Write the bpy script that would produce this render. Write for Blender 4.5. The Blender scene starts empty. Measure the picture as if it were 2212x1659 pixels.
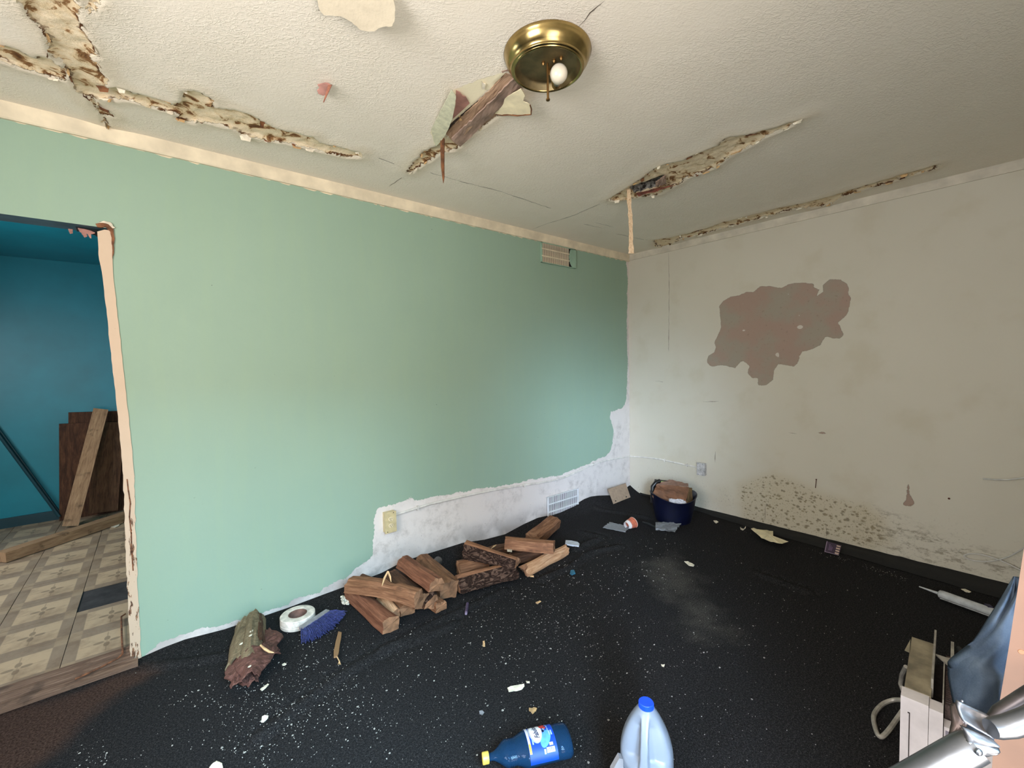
import bpy, bmesh, math, random
import numpy as np
from mathutils import Vector, Matrix, noise as mn

S = bpy.context.scene
COL = S.collection
rnd = random.Random(7)

# ------------------------------------------------------------------ camera
W, H = 2212.0, 1659.0
YAW, PITCH, ROLL, FPX = -0.692887, -0.0441334, -0.0194689, 938.341
CAM = Vector((-3.7336, -2.63122, 1.32756))
ZC = 2.40


def cam_axes():
    f = Vector((-math.sin(YAW) * math.cos(PITCH), math.cos(YAW) * math.cos(PITCH), math.sin(PITCH)))
    r = Vector((math.cos(YAW), math.sin(YAW), 0))
    u = r.cross(f)
    return (r * math.cos(ROLL) + u * math.sin(ROLL), -r * math.sin(ROLL) + u * math.cos(ROLL), f)


CR, CU, CF = cam_axes()


def ray(u, v):
    return CF + CR * ((u - W / 2) / FPX) - CU * ((v - H / 2) / FPX)


def P(u, v, x=None, y=None, z=None):
    """point of the real surface (x=, y= or z= plane) seen at photograph pixel u, v"""
    d = ray(u, v)
    if z is not None:
        t = (z - CAM.z) / d.z
    elif y is not None:
        t = (y - CAM.y) / d.y
    else:
        t = (x - CAM.x) / d.x
    return CAM + d * t


def PD(u, v, depth):
    return CAM + ray(u, v) * depth


cam_d = bpy.data.cameras.new('camera')
cam_d.sensor_fit = 'HORIZONTAL'
cam_d.sensor_width = 36.0
cam_d.lens = FPX / W * 36.0
cam_d.clip_start = 0.02
cam = bpy.data.objects.new('camera', cam_d)
COL.objects.link(cam)
m = Matrix((CR, CU, -CF)).transposed().to_4x4()
m.translation = CAM
cam.matrix_world = m
S.camera = cam

# ------------------------------------------------------------------ world, lights, exposure
S.view_settings.view_transform = 'Standard'
S.view_settings.look = 'None'
S.view_settings.gamma = 1.0
S.view_settings.use_curve_mapping = False
S.view_settings.exposure = 0.08
S.cycles.use_denoising = True
S.cycles.use_adaptive_sampling = True
S.cycles.adaptive_threshold = 0.02
S.cycles.max_bounces = 8
S.cycles.diffuse_bounces = 5
S.cycles.transparent_max_bounces = 8
S.cycles.caustics_reflective = False
S.cycles.caustics_refractive = False
S.cycles.sample_clamp_indirect = 6.0

wd = bpy.data.worlds.new('world')
S.world = wd
wd.use_nodes = True
bg = wd.node_tree.nodes['Background']
bg.inputs[0].default_value = (0.62, 0.78, 1.0, 1)
bg.inputs[1].default_value = 0.4


def area_light(name, loc, target, sx, sy, power, color, spread=None):
    d = bpy.data.lights.new(name, 'AREA')
    d.shape = 'RECTANGLE'
    d.size, d.size_y = sx, sy
    d.energy = power
    d.color = color
    if spread:
        d.spread = math.radians(spread)
    o = bpy.data.objects.new(name, d)
    COL.objects.link(o)
    o.location = loc
    o.rotation_euler = (Vector(target) - Vector(loc)).to_track_quat('-Z', 'Y').to_euler()
    return o


# open doorway behind the camera (sky over the trees outside, warm sunlit ground), plus added fill lamps at the left and in the kitchen
LIGHTS = [
    ('sky_gap_daylight', (-8.95, -8.05, 3.1), (-3.5, -2.95, 1.2), 4.3, 2.3, 175.0, (0.56, 0.76, 1.0), 34),
    ('sky_front_daylight', (-3.9, -7.6, 4.9), (-3.5, -2.95, 1.0), 4.0, 3.6, 2300.0, (0.40, 0.74, 1.0)),
    ('sunlit_ground_bounce', (-3.6, -4.35, 0.05), (-3.55, -3.2, 1.6), 2.4, 2.0, 100.0, (1.0, 0.89, 0.78)),
    ('doorway_daylight', (-3.55, -3.10, 1.0), (-2.9, 0.0, 1.35), 0.9, 1.5, 18.0, (1.0, 0.95, 0.92)),
    ('left_fill_lamp', (-5.38, -2.2, 1.55), (-2.0, -1.7, 1.55), 1.25, 1.2, 78.0, (1.0, 0.98, 0.98)),  # added unseen fill that lifts the right wall
    ('kitchen_fill_lamp', (-5.35, 1.3, 1.45), (-4.0, 1.2, 0.9), 0.9, 1.0, 28.0, (0.95, 0.98, 1.0)),  # added fill inside the closed kitchen, no window is built there
]
for l_ in LIGHTS:
    area_light(*l_)


# ------------------------------------------------------------------ node helpers
def lin(c):
    return tuple(((x / 255.0) / 12.92) if x / 255.0 <= 0.04045 else (((x / 255.0) + 0.055) / 1.055) ** 2.4 for x in c) + (1.0,)


class G:
    """small builder for one node material"""

    def __init__(s, name, rough=0.8, metal=0.0, spec=0.5):
        s.m = bpy.data.materials.new(name)
        s.m.use_nodes = True
        s.t = s.m.node_tree
        s.b = s.t.nodes['Principled BSDF']
        s.b.inputs['Roughness'].default_value = rough
        s.b.inputs['Metallic'].default_value = metal
        s.b.inputs['Specular IOR Level'].default_value = spec
        s._tc = None

    def put(s, sock, v):
        if isinstance(v, bpy.types.NodeSocket):
            s.t.links.new(v, sock)
        elif v is not None:
            sock.default_value = v

    def n(s, typ, ins=None, **kw):
        nd = s.t.nodes.new('ShaderNode' + typ)
        for k, v in kw.items():
            setattr(nd, k, v)
        for k, v in (ins or {}).items():
            s.put(nd.inputs[k], v)
        return nd

    def tc(s, which='Object'):
        if s._tc is None:
            s._tc = s.n('TexCoord')
        return s._tc.outputs[which]

    def mp(s, v, scale=(1, 1, 1), loc=(0, 0, 0), rot=(0, 0, 0)):
        return s.n('Mapping', {'Vector': v, 'Scale': scale, 'Location': loc, 'Rotation': rot}).outputs[0]

    def noise(s, scale, detail=3, rough=0.55, v=None, dist=0.0):
        return s.n('TexNoise', {'Vector': v or s.tc(), 'Scale': scale, 'Detail': detail, 'Roughness': rough, 'Distortion': dist}).outputs['Fac']

    def voro(s, scale, v=None, feature='F1', rand=1.0):
        return s.n('TexVoronoi', {'Vector': v or s.tc(), 'Scale': scale, 'Randomness': rand}, feature=feature).outputs['Distance']

    def math(s, op, a, b=0.0, c=None, clamp=False):
        nd = s.n('Math', operation=op, use_clamp=clamp)
        s.put(nd.inputs[0], a)
        s.put(nd.inputs[1], b)
        if c is not None:
            s.put(nd.inputs[2], c)
        return nd.outputs[0]

    def sm(s, x, lo, hi):
        return s.n('MapRange', {'Value': x, 'From Min': lo, 'From Max': hi}, interpolation_type='SMOOTHSTEP').outputs[0]

    def ramp(s, f, stops):
        nd = s.n('ValToRGB', {'Fac': f})
        el = nd.color_ramp.elements
        while len(el) < len(stops):
            el.new(0.5)
        for e, (p, c) in zip(el, stops):
            e.position = p
            e.color = lin(c)
        return nd.outputs[0]

    def mix(s, f, a, b, mode='MIX'):
        nd = s.n('Mix', data_type='RGBA', blend_type=mode)
        s.put(nd.inputs[0], f)
        s.put(nd.inputs[6], a)
        s.put(nd.inputs[7], b)
        return nd.outputs[2]

    def attr(s, name):
        return s.n('Attribute', attribute_name=name).outputs['Fac']

    def col(s, v):
        s.put(s.b.inputs['Base Color'], v)

    def bump(s, h, strength=0.5, dist=0.005, prev=None):
        nd = s.n('Bump', {'Height': h, 'Strength': strength, 'Distance': dist})
        if prev is not None:
            s.put(nd.inputs['Normal'], prev)
        return nd.outputs[0]

    def nrm(s, v):
        s.put(s.b.inputs['Normal'], v)


def simple(name, c, rough=0.6, metal=0.0, var=0.12, scale=30.0, bump=0.0, bscale=120.0, c2=None, spec=0.5):
    g = G(name, rough, metal, spec)
    f = g.noise(scale, 4)
    d = tuple(max(0, x * (1 - var * 2)) for x in c) if c2 is None else c2
    u = tuple(min(255, x * (1 + var * 0.6)) for x in c)
    g.col(g.ramp(f, [(0.3, d), (0.7, u)]))
    if bump:
        g.nrm(g.bump(g.noise(bscale, 3), bump, 0.003))
    return g.m


# ------------------------------------------------------------------ object helpers
def tag(o, label=None, cat=None, group=None, kind=None):
    if label:
        o['label'] = label
    if cat:
        o['category'] = cat
    if group:
        o['group'] = group
    if kind:
        o['kind'] = kind
    return o


def thing(name, label, cat, loc, group=None):
    o = bpy.data.objects.new(name, None)
    o.empty_display_size = 0.05
    COL.objects.link(o)
    o.location = loc
    return tag(o, label, cat, group)


class MB:
    """collects geometry (world coordinates) for ONE mesh object"""

    def __init__(s):
        s.v, s.f, s.uv = [], [], []

    def add(s, vs, fs, uvs=None):
        k = len(s.v)
        s.v += [tuple(v) for v in vs]
        s.f += [tuple(i + k for i in f) for f in fs]
        s.uv += list(uvs) if uvs is not None else [(v[0], v[1]) for v in vs]
        return s

    def box(s, c, size, rot=None):
        c = Vector(c)
        hx, hy, hz = size[0] / 2, size[1] / 2, size[2] / 2
        R = rot if rot is not None else Matrix.Identity(3)
        vs = [c + R @ Vector((x, y, z)) for x in (-hx, hx) for y in (-hy, hy) for z in (-hz, hz)]
        return s.add(vs, [(0, 1, 3, 2), (4, 6, 7, 5), (0, 4, 5, 1), (2, 3, 7, 6), (0, 2, 6, 4), (1, 5, 7, 3)])

    def prism(s, poly, d):
        """poly: coplanar 3-D points; d: thickness vector"""
        d = Vector(d)
        n = len(poly)
        a = [Vector(p) for p in poly]
        b = [p + d for p in a]
        fs = [tuple(range(n)), tuple(range(2 * n - 1, n - 1, -1))]
        fs += [(i, n + i, n + (i + 1) % n, (i + 1) % n) for i in range(n)]
        return s.add(a + b, fs)

    def tube(s, pts, r, seg=10, closed_ends=True, flat=None):
        pts = [Vector(p) for p in pts]
        rs = r if isinstance(r, (list, tuple)) else [r] * len(pts)
        n = len(pts)
        vs, uvs = [], []
        prev = None
        L = 0.0
        for i, p in enumerate(pts):
            d = (pts[min(i + 1, n - 1)] - pts[max(i - 1, 0)])
            d.normalize()
            if prev is None:
                a = d.orthogonal().normalized()
            else:
                a = (prev - d * prev.dot(d)).normalized()
            prev = a
            b = d.cross(a)
            if i:
                L += (p - pts[i - 1]).length
            for k in range(seg):
                t = 2 * math.pi * k / seg
                vs.append(p + (a * math.cos(t) + b * math.sin(t)) * rs[i])
                uvs.append((L, k / seg))
        fs = [(i * seg + k, i * seg + (k + 1) % seg, (i + 1) * seg + (k + 1) % seg, (i + 1) * seg + k) for i in range(n - 1) for k in range(seg)]
        if closed_ends:
            fs += [tuple(range(seg - 1, -1, -1)), tuple((n - 1) * seg + k for k in range(seg))]
        return s.add(vs, fs, uvs)

    def lathe(s, prof, c, seg=48, axis=None, xdir=None, sx=1.0, sy=1.0, caps=False):
        """prof: (r, h) list along axis from c"""
        c = Vector(c)
        ax = Vector(axis or (0, 0, 1)).normalized()
        a = Vector(xdir).normalized() if xdir is not None else ax.orthogonal().normalized()
        a = (a - ax * a.dot(ax)).normalized()
        b = ax.cross(a)
        vs, fs = [], []
        for r, h in prof:
            for k in range(seg):
                t = 2 * math.pi * k / seg
                vs.append(c + ax * h + a * (math.cos(t) * r * sx) + b * (math.sin(t) * r * sy))
        for i in range(len(prof) - 1):
            for k in range(seg):
                fs.append((i * seg + k, i * seg + (k + 1) % seg, (i + 1) * seg + (k + 1) % seg, (i + 1) * seg + k))
        if caps and prof[0][0] > 1e-6:
            fs.append(tuple(range(seg - 1, -1, -1)))
        if caps and prof[-1][0] > 1e-6:
            fs.append(tuple((len(prof) - 1) * seg + k for k in range(seg)))
        return s.add(vs, fs)

    def gridsheet(s, fn, nu, nv, thick=None):
        """fn(a, b) -> point, a and b in 0..1; thick: offset vector or function for a second side"""
        vs = [Vector(fn(i / nu, j / nv)) for j in range(nv + 1) for i in range(nu + 1)]
        uv = [(i / nu, j / nv) for j in range(nv + 1) for i in range(nu + 1)]
        w = nu + 1
        fs = [(j * w + i, j * w + i + 1, (j + 1) * w + i + 1, (j + 1) * w + i) for j in range(nv) for i in range(nu)]
        if thick is None:
            return s.add(vs, fs, uv)
        n = len(vs)
        t = Vector(thick)
        vs2 = vs + [v + t for v in vs]
        fs2 = fs + [tuple(i + n for i in reversed(f)) for f in fs]
        rim = [j for j in range(w)] + [j * w + nu for j in range(1, nv + 1)] + [nv * w + i for i in range(nu - 1, -1, -1)] + [j * w for j in range(nv - 1, 0, -1)]
        m_ = len(rim)
        fs2 += [(rim[k], n + rim[k], n + rim[(k + 1) % m_], rim[(k + 1) % m_]) for k in range(m_)]
        return s.add(vs2, fs2, uv + uv)

    def obj(s, name, mat, parent=None, smooth=False, uv=False, label=None, cat=None, group=None, kind=None, recalc=True):
        v = np.array([tuple(p) for p in s.v], dtype=float)
        if parent is not None:
            org = Vector(parent.get('_w', parent.location))
        else:
            lo, hi = v.min(0), v.max(0)
            org = Vector(((lo[0] + hi[0]) / 2, (lo[1] + hi[1]) / 2, lo[2]))
        v = v - np.array(org)
        me = bpy.data.meshes.new(name)
        me.from_pydata(v.tolist(), [], s.f)
        if uv:
            ul = me.uv_layers.new(name='UVMap')
            li = np.empty(len(me.loops), dtype=np.int32)
            me.loops.foreach_get('vertex_index', li)
            ul.data.foreach_set('uv', np.array(s.uv, dtype=np.float32)[li].ravel())
        if recalc:
            bm = bmesh.new()
            bm.from_mesh(me)
            bmesh.ops.recalc_face_normals(bm, faces=bm.faces)
            bm.to_mesh(me)
            bm.free()
        if smooth:
            me.polygons.foreach_set('use_smooth', [True] * len(me.polygons))
            if smooth != 'all':
                me.set_sharp_from_angle(angle=math.radians(38))
        if mat:
            me.materials.append(mat)
        o = bpy.data.objects.new(name, me)
        COL.objects.link(o)
        if parent is not None:
            o.parent = parent
        else:
            o.location = org
        o['_w'] = tuple(org)
        return tag(o, label, cat, group, kind)


def child_at(parent):
    return Vector(parent.get('_w', parent.location))


def px(poly, **k):
    return [P(u, v, **k) for u, v in poly]


def roughen(poly, step, amp, seed=0):
    """subdivide a closed 2-D polygon and jitter it, a torn edge"""
    r = random.Random(seed)
    out = []
    n = len(poly)
    for i in range(n):
        a, b = np.array(poly[i]), np.array(poly[(i + 1) % n])
        L = np.linalg.norm(b - a)
        k = max(1, int(L / step))
        for j in range(k):
            p = a + (b - a) * j / k
            if j:
                p = p + np.array([r.uniform(-amp, amp), r.uniform(-amp, amp)])
            out.append(tuple(p))
    return out


def seg_dist(pts, a, b):
    a, b = np.array(a, float), np.array(b, float)
    ab = b - a
    t = np.clip(((pts - a) @ ab) / max(1e-12, ab @ ab), 0, 1)
    return np.linalg.norm(pts - (a + t[:, None] * ab), axis=1)


def sdf(pts, poly):
    """signed distance, positive inside"""
    d = np.full(len(pts), 9.0)
    ins = np.zeros(len(pts), bool)
    n = len(poly)
    for i in range(n):
        a, b = poly[i], poly[(i + 1) % n]
        d = np.minimum(d, seg_dist(pts, a, b))
        if abs(b[1] - a[1]) > 1e-12:
            c = ((a[1] > pts[:, 1]) != (b[1] > pts[:, 1])) & (pts[:, 0] < (b[0] - a[0]) * (pts[:, 1] - a[1]) / (b[1] - a[1]) + a[0])
            ins ^= c
    return np.where(ins, d, -d)


def line_d(pts, lines):
    d = np.full(len(pts), 9.0)
    for l in lines:
        for a, b in zip(l[:-1], l[1:]):
            d = np.minimum(d, seg_dist(pts, a, b))
    return d


def surface(name, A, B, fn, mat, attrs, skip=None, kind='structure', flip=False, smooth=False):
    """a dense wall / floor / ceiling: A, B coordinate arrays, fn(a, b arrays) -> Nx3, attrs name -> values"""
    a, b = np.meshgrid(A, B, indexing='xy')
    na, nb = len(A), len(B)
    co = fn(a.ravel(), b.ravel())
    i, j = np.meshgrid(np.arange(na - 1), np.arange(nb - 1), indexing='xy')
    q = (j * na + i).ravel()
    f = np.stack([q, q + 1, q + na + 1, q + na], 1)
    if skip is not None:
        ca = (A[:-1] + A[1:]) / 2
        cb = (B[:-1] + B[1:]) / 2
        gx, gy = np.meshgrid(ca, cb, indexing='xy')
        f = f[~skip(gx.ravel(), gy.ravel())]
    if flip:
        f = f[:, ::-1]
    me = bpy.data.meshes.new(name)
    me.from_pydata(co.tolist(), [], f.tolist())
    for k, v in attrs.items():
        me.attributes.new(k, 'FLOAT', 'POINT').data.foreach_set('value', np.asarray(v, dtype=np.float32))
    if smooth:
        me.polygons.foreach_set('use_smooth', [True] * len(me.polygons))
    me.materials.append(mat)
    o = bpy.data.objects.new(name, me)
    COL.objects.link(o)
    o['_w'] = (0.0, 0.0, 0.0)
    return tag(o, kind=kind)


def steps(a, b, d):
    return np.linspace(a, b, max(2, int(round((b - a) / d)) + 1))


# ------------------------------------------------------------------ traced wear on the real surfaces (pixel outlines -> metres on that surface)
def cz(l):
    return [tuple(P(u, v, z=ZC)[:2]) for u, v in l]


PEEL_PX = [
    [(46, 0), (54, 23), (63, 38), (76, 48), (96, 68), (101, 84), (109, 116), (127, 127), (142, 142), (148, 162), (157, 185), (177, 200), (192, 210), (200, 228), (218, 246),
     (225, 268), (238, 272), (228, 258), (226, 244), (246, 250), (238, 240), (222, 232), (213, 228), (203, 208), (238, 214), (261, 212), (291, 217), (329, 230), (362, 238), (387, 246), (380, 254), (418, 264),
     (430, 258), (476, 269), (505, 276), (525, 289), (586, 302), (622, 308), (657, 316), (700, 327), (723, 332), (753, 339), (779, 338), (781, 329), (733, 315), (690, 308),
     (675, 294), (632, 284), (589, 273), (547, 249), (521, 238), (456, 230), (461, 215), (440, 202), (415, 192), (392, 197), (395, 215), (375, 225), (352, 215), (316, 205),
     (291, 200), (266, 189), (243, 187), (220, 185), (238, 175), (215, 147), (197, 122), (213, 119), (195, 86), (182, 63), (172, 35), (162, 0), (150, -40), (30, -40)],
    [(-30, 88), (0, 95), (38, 104), (73, 125), (84, 116), (109, 127), (145, 150), (142, 170), (106, 162), (76, 152), (25, 138), (0, 127), (-30, 118)],
    [(1312, 430), (1334, 417), (1369, 395), (1389, 382), (1407, 367), (1432, 354), (1470, 347), (1493, 336), (1531, 321), (1551, 314), (1556, 304), (1579, 293), (1615, 290),
     (1642, 282), (1685, 271), (1739, 252), (1706, 272), (1653, 293), (1637, 304), (1615, 316), (1597, 326), (1577, 334), (1559, 349), (1541, 362), (1508, 374), (1485, 382),
     (1468, 395), (1453, 402), (1427, 417), (1372, 425), (1326, 433)],
    [(1412, 517), (1453, 511), (1493, 501), (1529, 491), (1564, 478), (1602, 469), (1637, 460), (1680, 448), (1713, 442), (1746, 435), (1792, 423), (1837, 409), (1893, 392),
     (1929, 381), (1979, 367), (2027, 353), (2022, 362), (1979, 374), (1929, 390), (1878, 404), (1827, 419), (1794, 438), (1754, 449), (1734, 445), (1696, 455), (1650, 467),
     (1630, 473), (1584, 486), (1554, 493), (1523, 504), (1468, 514), (1447, 529), (1437, 537), (1415, 526)],
    [(1095, 158), (1128, 190), (1092, 215), (1072, 250), (999, 303), (985, 322), (952, 326), (932, 342), (885, 373), (880, 370), (896, 347), (915, 326), (941, 314), (962, 294), (975, 262), (1032, 216)],
    [(185, -20), (192, 24), (202, 14), (208, 8), (216, 10), (214, -20)],
]
PEEL = [cz(p) for p in PEEL_PX]
PAPER = [cz([(978, 195), (929, 281), (941, 314), (962, 294), (975, 262), (1014, 226), (1053, 192), (1100, 153), (1083, 154), (1030, 172), (982, 193)])]
CRACK = [cz(l) for l in [
    [(781, 330), (830, 345), (885, 368)], [(905, 366), (1000, 393), (1080, 413), (1190, 450)], [(1262, 484), (1320, 500), (1350, 508), (1412, 520)],
    [(885, 370), (862, 387), (840, 403)], [(1320, 430), (1240, 465), (1185, 482), (1148, 496)], [(1248, 58), (1276, 28), (1306, 0)], [(-20, 132), (0, 137), (60, 158)],
    [(688, 18), (694, 32), (703, 36)]]]
HOLE = [cz([(1359, 407), (1392, 395), (1437, 380), (1440, 400), (1412, 407), (1382, 417), (1369, 420)])]

WHITE_PX = [(1352, 560), (1356, 600), (1354, 700), (1356, 800), (1352, 865), (1345, 882), (1320, 888), (1317, 900), (1325, 930), (1322, 960), (1318, 975), (1308, 985), (1300, 988), (1280, 998), (1250, 1010),
            (1215, 1025), (1180, 1032), (1140, 1038), (1100, 1046), (1060, 1052), (1000, 1062), (960, 1068), (912, 1080), (895, 1083), (887, 1074), (850, 1090), (815, 1097),
            (812, 1110), (808, 1125), (811, 1133), (807, 1180), (806, 1200), (794, 1210), (766, 1231), (748, 1248), (703, 1269), (693, 1280), (632, 1296), (622, 1307),
            (574, 1318), (564, 1326), (518, 1338), (480, 1350), (440, 1356), (395, 1368), (349, 1388), (317, 1410), (302, 1424), (296, 1440), (420, 1480), (1362, 1150), (1400, 560)]
WHITE = [(p.x, p.z) for p in px(WHITE_PX, y=0.0)]

PATCH_PX = [(1527, 783), (1530, 769), (1542, 763), (1547, 749), (1543, 740), (1552, 722), (1558, 707), (1556, 682), (1554, 661), (1562, 651), (1577, 641), (1597, 638), (1613, 631), (1628, 631),
            (1641, 619), (1663, 618), (1689, 623), (1704, 614), (1719, 611), (1737, 611), (1757, 614), (1757, 621), (1770, 626), (1763, 641), (1775, 633), (1780, 628),
            (1777, 616), (1792, 604), (1815, 604), (1828, 613), (1833, 621), (1832, 636), (1838, 644), (1835, 661), (1828, 682), (1810, 697), (1815, 707), (1822, 722),
            (1815, 732), (1782, 727), (1772, 745), (1754, 754), (1732, 760), (1727, 770), (1724, 783), (1714, 792), (1681, 785), (1671, 803), (1670, 821), (1653, 833),
            (1638, 832), (1637, 816), (1625, 817), (1615, 806), (1620, 790), (1603, 778), (1587, 795), (1560, 788), (1537, 792)]
PATCH2_PX = [(1960, 1044), (1964, 1050), (1964, 1067), (1976, 1085), (1971, 1094), (1951, 1091), (1957, 1079), (1958, 1059)]
PATCH3_PX = [(1766, 935), (1776, 933), (1787, 935), (1776, 937)]


def wr(l):
    return [(p.y, p.z) for p in px(l, x=0.0)]


MOLD = wr([(1590, 1045), (1625, 1030), (1670, 1018), (1720, 1035), (1770, 1060), (1830, 1075), (1880, 1090), (1915, 1120), (1930, 1180), (1880, 1190), (1700, 1150), (1600, 1125)])
MOLD2 = wr([(1870, 1090), (1930, 1110), (1990, 1140), (2060, 1165), (2140, 1190), (2230, 1215), (2230, 1275), (2100, 1240), (1900, 1195), (1850, 1160)])
RCRACK = [wr(l) for l in [[(1444, 545), (1446, 610), (1445, 700), (1443, 790)], [(1520, 868), (1553, 867)], [(1415, 823), (1432, 825)], [(1703, 935), (1722, 937)],
                          [(1653, 1095), (1652, 1125)], [(1784, 1130), (1786, 1160)], [(1546, 975), (1544, 1000)]]]

# ------------------------------------------------------------------ structure materials
def m_ceiling():
    g = G('ceiling_textured_paint', 0.82, spec=0.25)
    pe, pa, cr, ho = g.attr('peel'), g.attr('paper'), g.attr('crack'), g.attr('hole')
    n1, n2, n3 = g.noise(22, 4), g.noise(95, 3), g.noise(7, 3)
    jit = g.math('ADD', g.math('MULTIPLY', g.math('SUBTRACT', n1, 0.5), 0.055), g.math('MULTIPLY', g.math('SUBTRACT', n2, 0.5), 0.022))
    s = g.math('ADD', pe, jit)
    inside = g.sm(s, -0.001, 0.0015)
    # knock-down stipple relief
    big = g.mp(g.tc(), scale=(1.0, 1.0, 1.0), rot=(0, 0, 0.6))
    st = g.n('TexNoise', {'Vector': g.mp(big, scale=(48, 74, 50)), 'Scale': 1.0, 'Detail': 3.0, 'Roughness': 0.6, 'Distortion': 1.5}).outputs['Fac']
    st = g.sm(st, 0.42, 0.66)
    paint = g.mix(n3, lin((232, 222, 205)), lin((239, 230, 216)))
    dirt = g.sm(g.noise(60, 2), 0.73, 0.78)
    paint = g.mix(g.math('MULTIPLY', dirt, 0.25), paint, lin((120, 105, 90)))
    # water stain next to the tears
    halo = g.math('MULTIPLY', g.sm(g.math('ADD', pe, g.math('MULTIPLY', g.math('SUBTRACT', n3, 0.5), 0.16)), -0.09, 0.0), 0.35)
    paint = g.mix(halo, paint, lin((206, 186, 152)))
    torn = g.ramp(g.math('ADD', g.math('MULTIPLY', g.noise(16, 5, 0.62, dist=0.8), 0.85), g.math('MULTIPLY', n1, 0.15)),
                  [(0.34, (96, 62, 36)), (0.415, (152, 112, 72)), (0.45, (222, 198, 160)), (0.56, (236, 218, 188)), (0.66, (226, 204, 168)), (0.74, (170, 130, 88))])
    rim = g.sm(g.math('ABSOLUTE', g.math('SUBTRACT', s, 0.004)), 0.009, 0.002)
    rim = g.math('MULTIPLY', rim, g.sm(g.noise(14, 2), 0.46, 0.60))
    torn = g.mix(rim, torn, lin((92, 56, 26)))
    c = g.mix(inside, paint, torn)
    isp = g.sm(g.math('ADD', pa, g.math('MULTIPLY', jit, 0.35)), -0.001, 0.001)
    c = g.mix(isp, c, lin((230, 220, 190)))
    ck = g.math('MULTIPLY', g.sm(g.math('ADD', cr, g.math('MULTIPLY', g.math('SUBTRACT', n2, 0.5), 0.008)), 0.0045, 0.0008), 0.45)
    c = g.mix(ck, c, lin((120, 104, 86)))
    ish = g.sm(g.math('ADD', ho, g.math('MULTIPLY', jit, 0.5)), -0.002, 0.004)
    c = g.mix(ish, c, g.ramp(g.noise(40, 4), [(0.4, (40, 34, 30)), (0.62, (150, 146, 140))]))
    g.col(c)
    flat = g.math('SUBTRACT', 1.0, g.math('MAXIMUM', inside, isp))
    calm = g.math('ADD', 0.25, g.math('MULTIPLY', g.sm(g.noise(2.2, 2), 0.35, 0.6), 0.75))
    h = g.math('MULTIPLY', g.math('MULTIPLY', st, flat), calm)
    h = g.math('ADD', h, g.math('MULTIPLY', g.noise(120, 2), 0.35))
    h2 = g.math('ADD', g.math('MULTIPLY', inside, 1.6), g.math('MULTIPLY', g.math('MULTIPLY', g.noise(45, 5, 0.7), inside), 1.6))
    nb = g.bump(h, 0.38, 0.0032)
    g.nrm(g.bump(h2, 0.7, 0.004, nb))
    return g.m


def m_green():
    g = G('green_wall_paint', 0.62, spec=0.35)
    wh = g.attr('white')
    n1, n2, n3 = g.noise(9, 4), g.noise(48, 4, 0.65), g.noise(2.0, 3)
    s = g.math('ADD', wh, g.math('ADD', g.math('MULTIPLY', g.math('SUBTRACT', n1, 0.5), 0.05), g.math('MULTIPLY', g.math('SUBTRACT', n2, 0.5), 0.035)))
    bare = g.sm(s, -0.001, 0.002)
    paint = g.mix(n3, lin((142, 167, 148)), lin((150, 174, 155)))
    # roller streaks and scuffs
    stv = g.noise(3.0, 3, v=g.mp(g.tc(), scale=(5, 1, 0.6)))
    paint = g.mix(g.math('MULTIPLY', g.sm(stv, 0.45, 0.65), 0.18), paint, lin((152, 176, 148)))
    spk = g.sm(g.noise(38, 2), 0.755, 0.775)
    paint = g.mix(g.math('MULTIPLY', spk, 0.55), paint, lin((92, 104, 96)))
    # rubbed-thin paint near the torn edge
    rub = g.math('MULTIPLY', g.sm(g.math('ADD', wh, g.math('MULTIPLY', g.math('SUBTRACT', g.noise(18, 5, 0.7), 0.62), 0.5)), -0.01, 0.05), 0.7)
    paint = g.mix(rub, paint, lin((214, 216, 220)))
    gr = g.math('MULTIPLY', g.sm(g.noise(14, 6, 0.75), 0.42, 0.70), g.sm(g.noise(3.4, 4), 0.40, 0.58))
    white = g.mix(g.math('MULTIPLY', gr, 0.42), lin((222, 213, 207)), lin((140, 128, 120)))
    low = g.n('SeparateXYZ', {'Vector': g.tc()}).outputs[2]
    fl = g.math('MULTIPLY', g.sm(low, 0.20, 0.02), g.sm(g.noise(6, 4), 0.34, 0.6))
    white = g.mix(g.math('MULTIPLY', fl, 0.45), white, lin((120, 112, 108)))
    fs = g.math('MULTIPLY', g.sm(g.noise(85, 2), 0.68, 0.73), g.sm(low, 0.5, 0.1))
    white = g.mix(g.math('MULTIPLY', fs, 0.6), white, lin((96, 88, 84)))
    g.col(g.mix(bare, paint, white))
    h = g.math('ADD', g.math('MULTIPLY', bare, -1.0), g.math('MULTIPLY', g.noise(70, 3), 0.35))
    h = g.math('ADD', h, g.math('MULTIPLY', g.noise(7, 2), 0.7))
    g.nrm(g.bump(h, 0.35, 0.0025))
    return g.m


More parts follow.
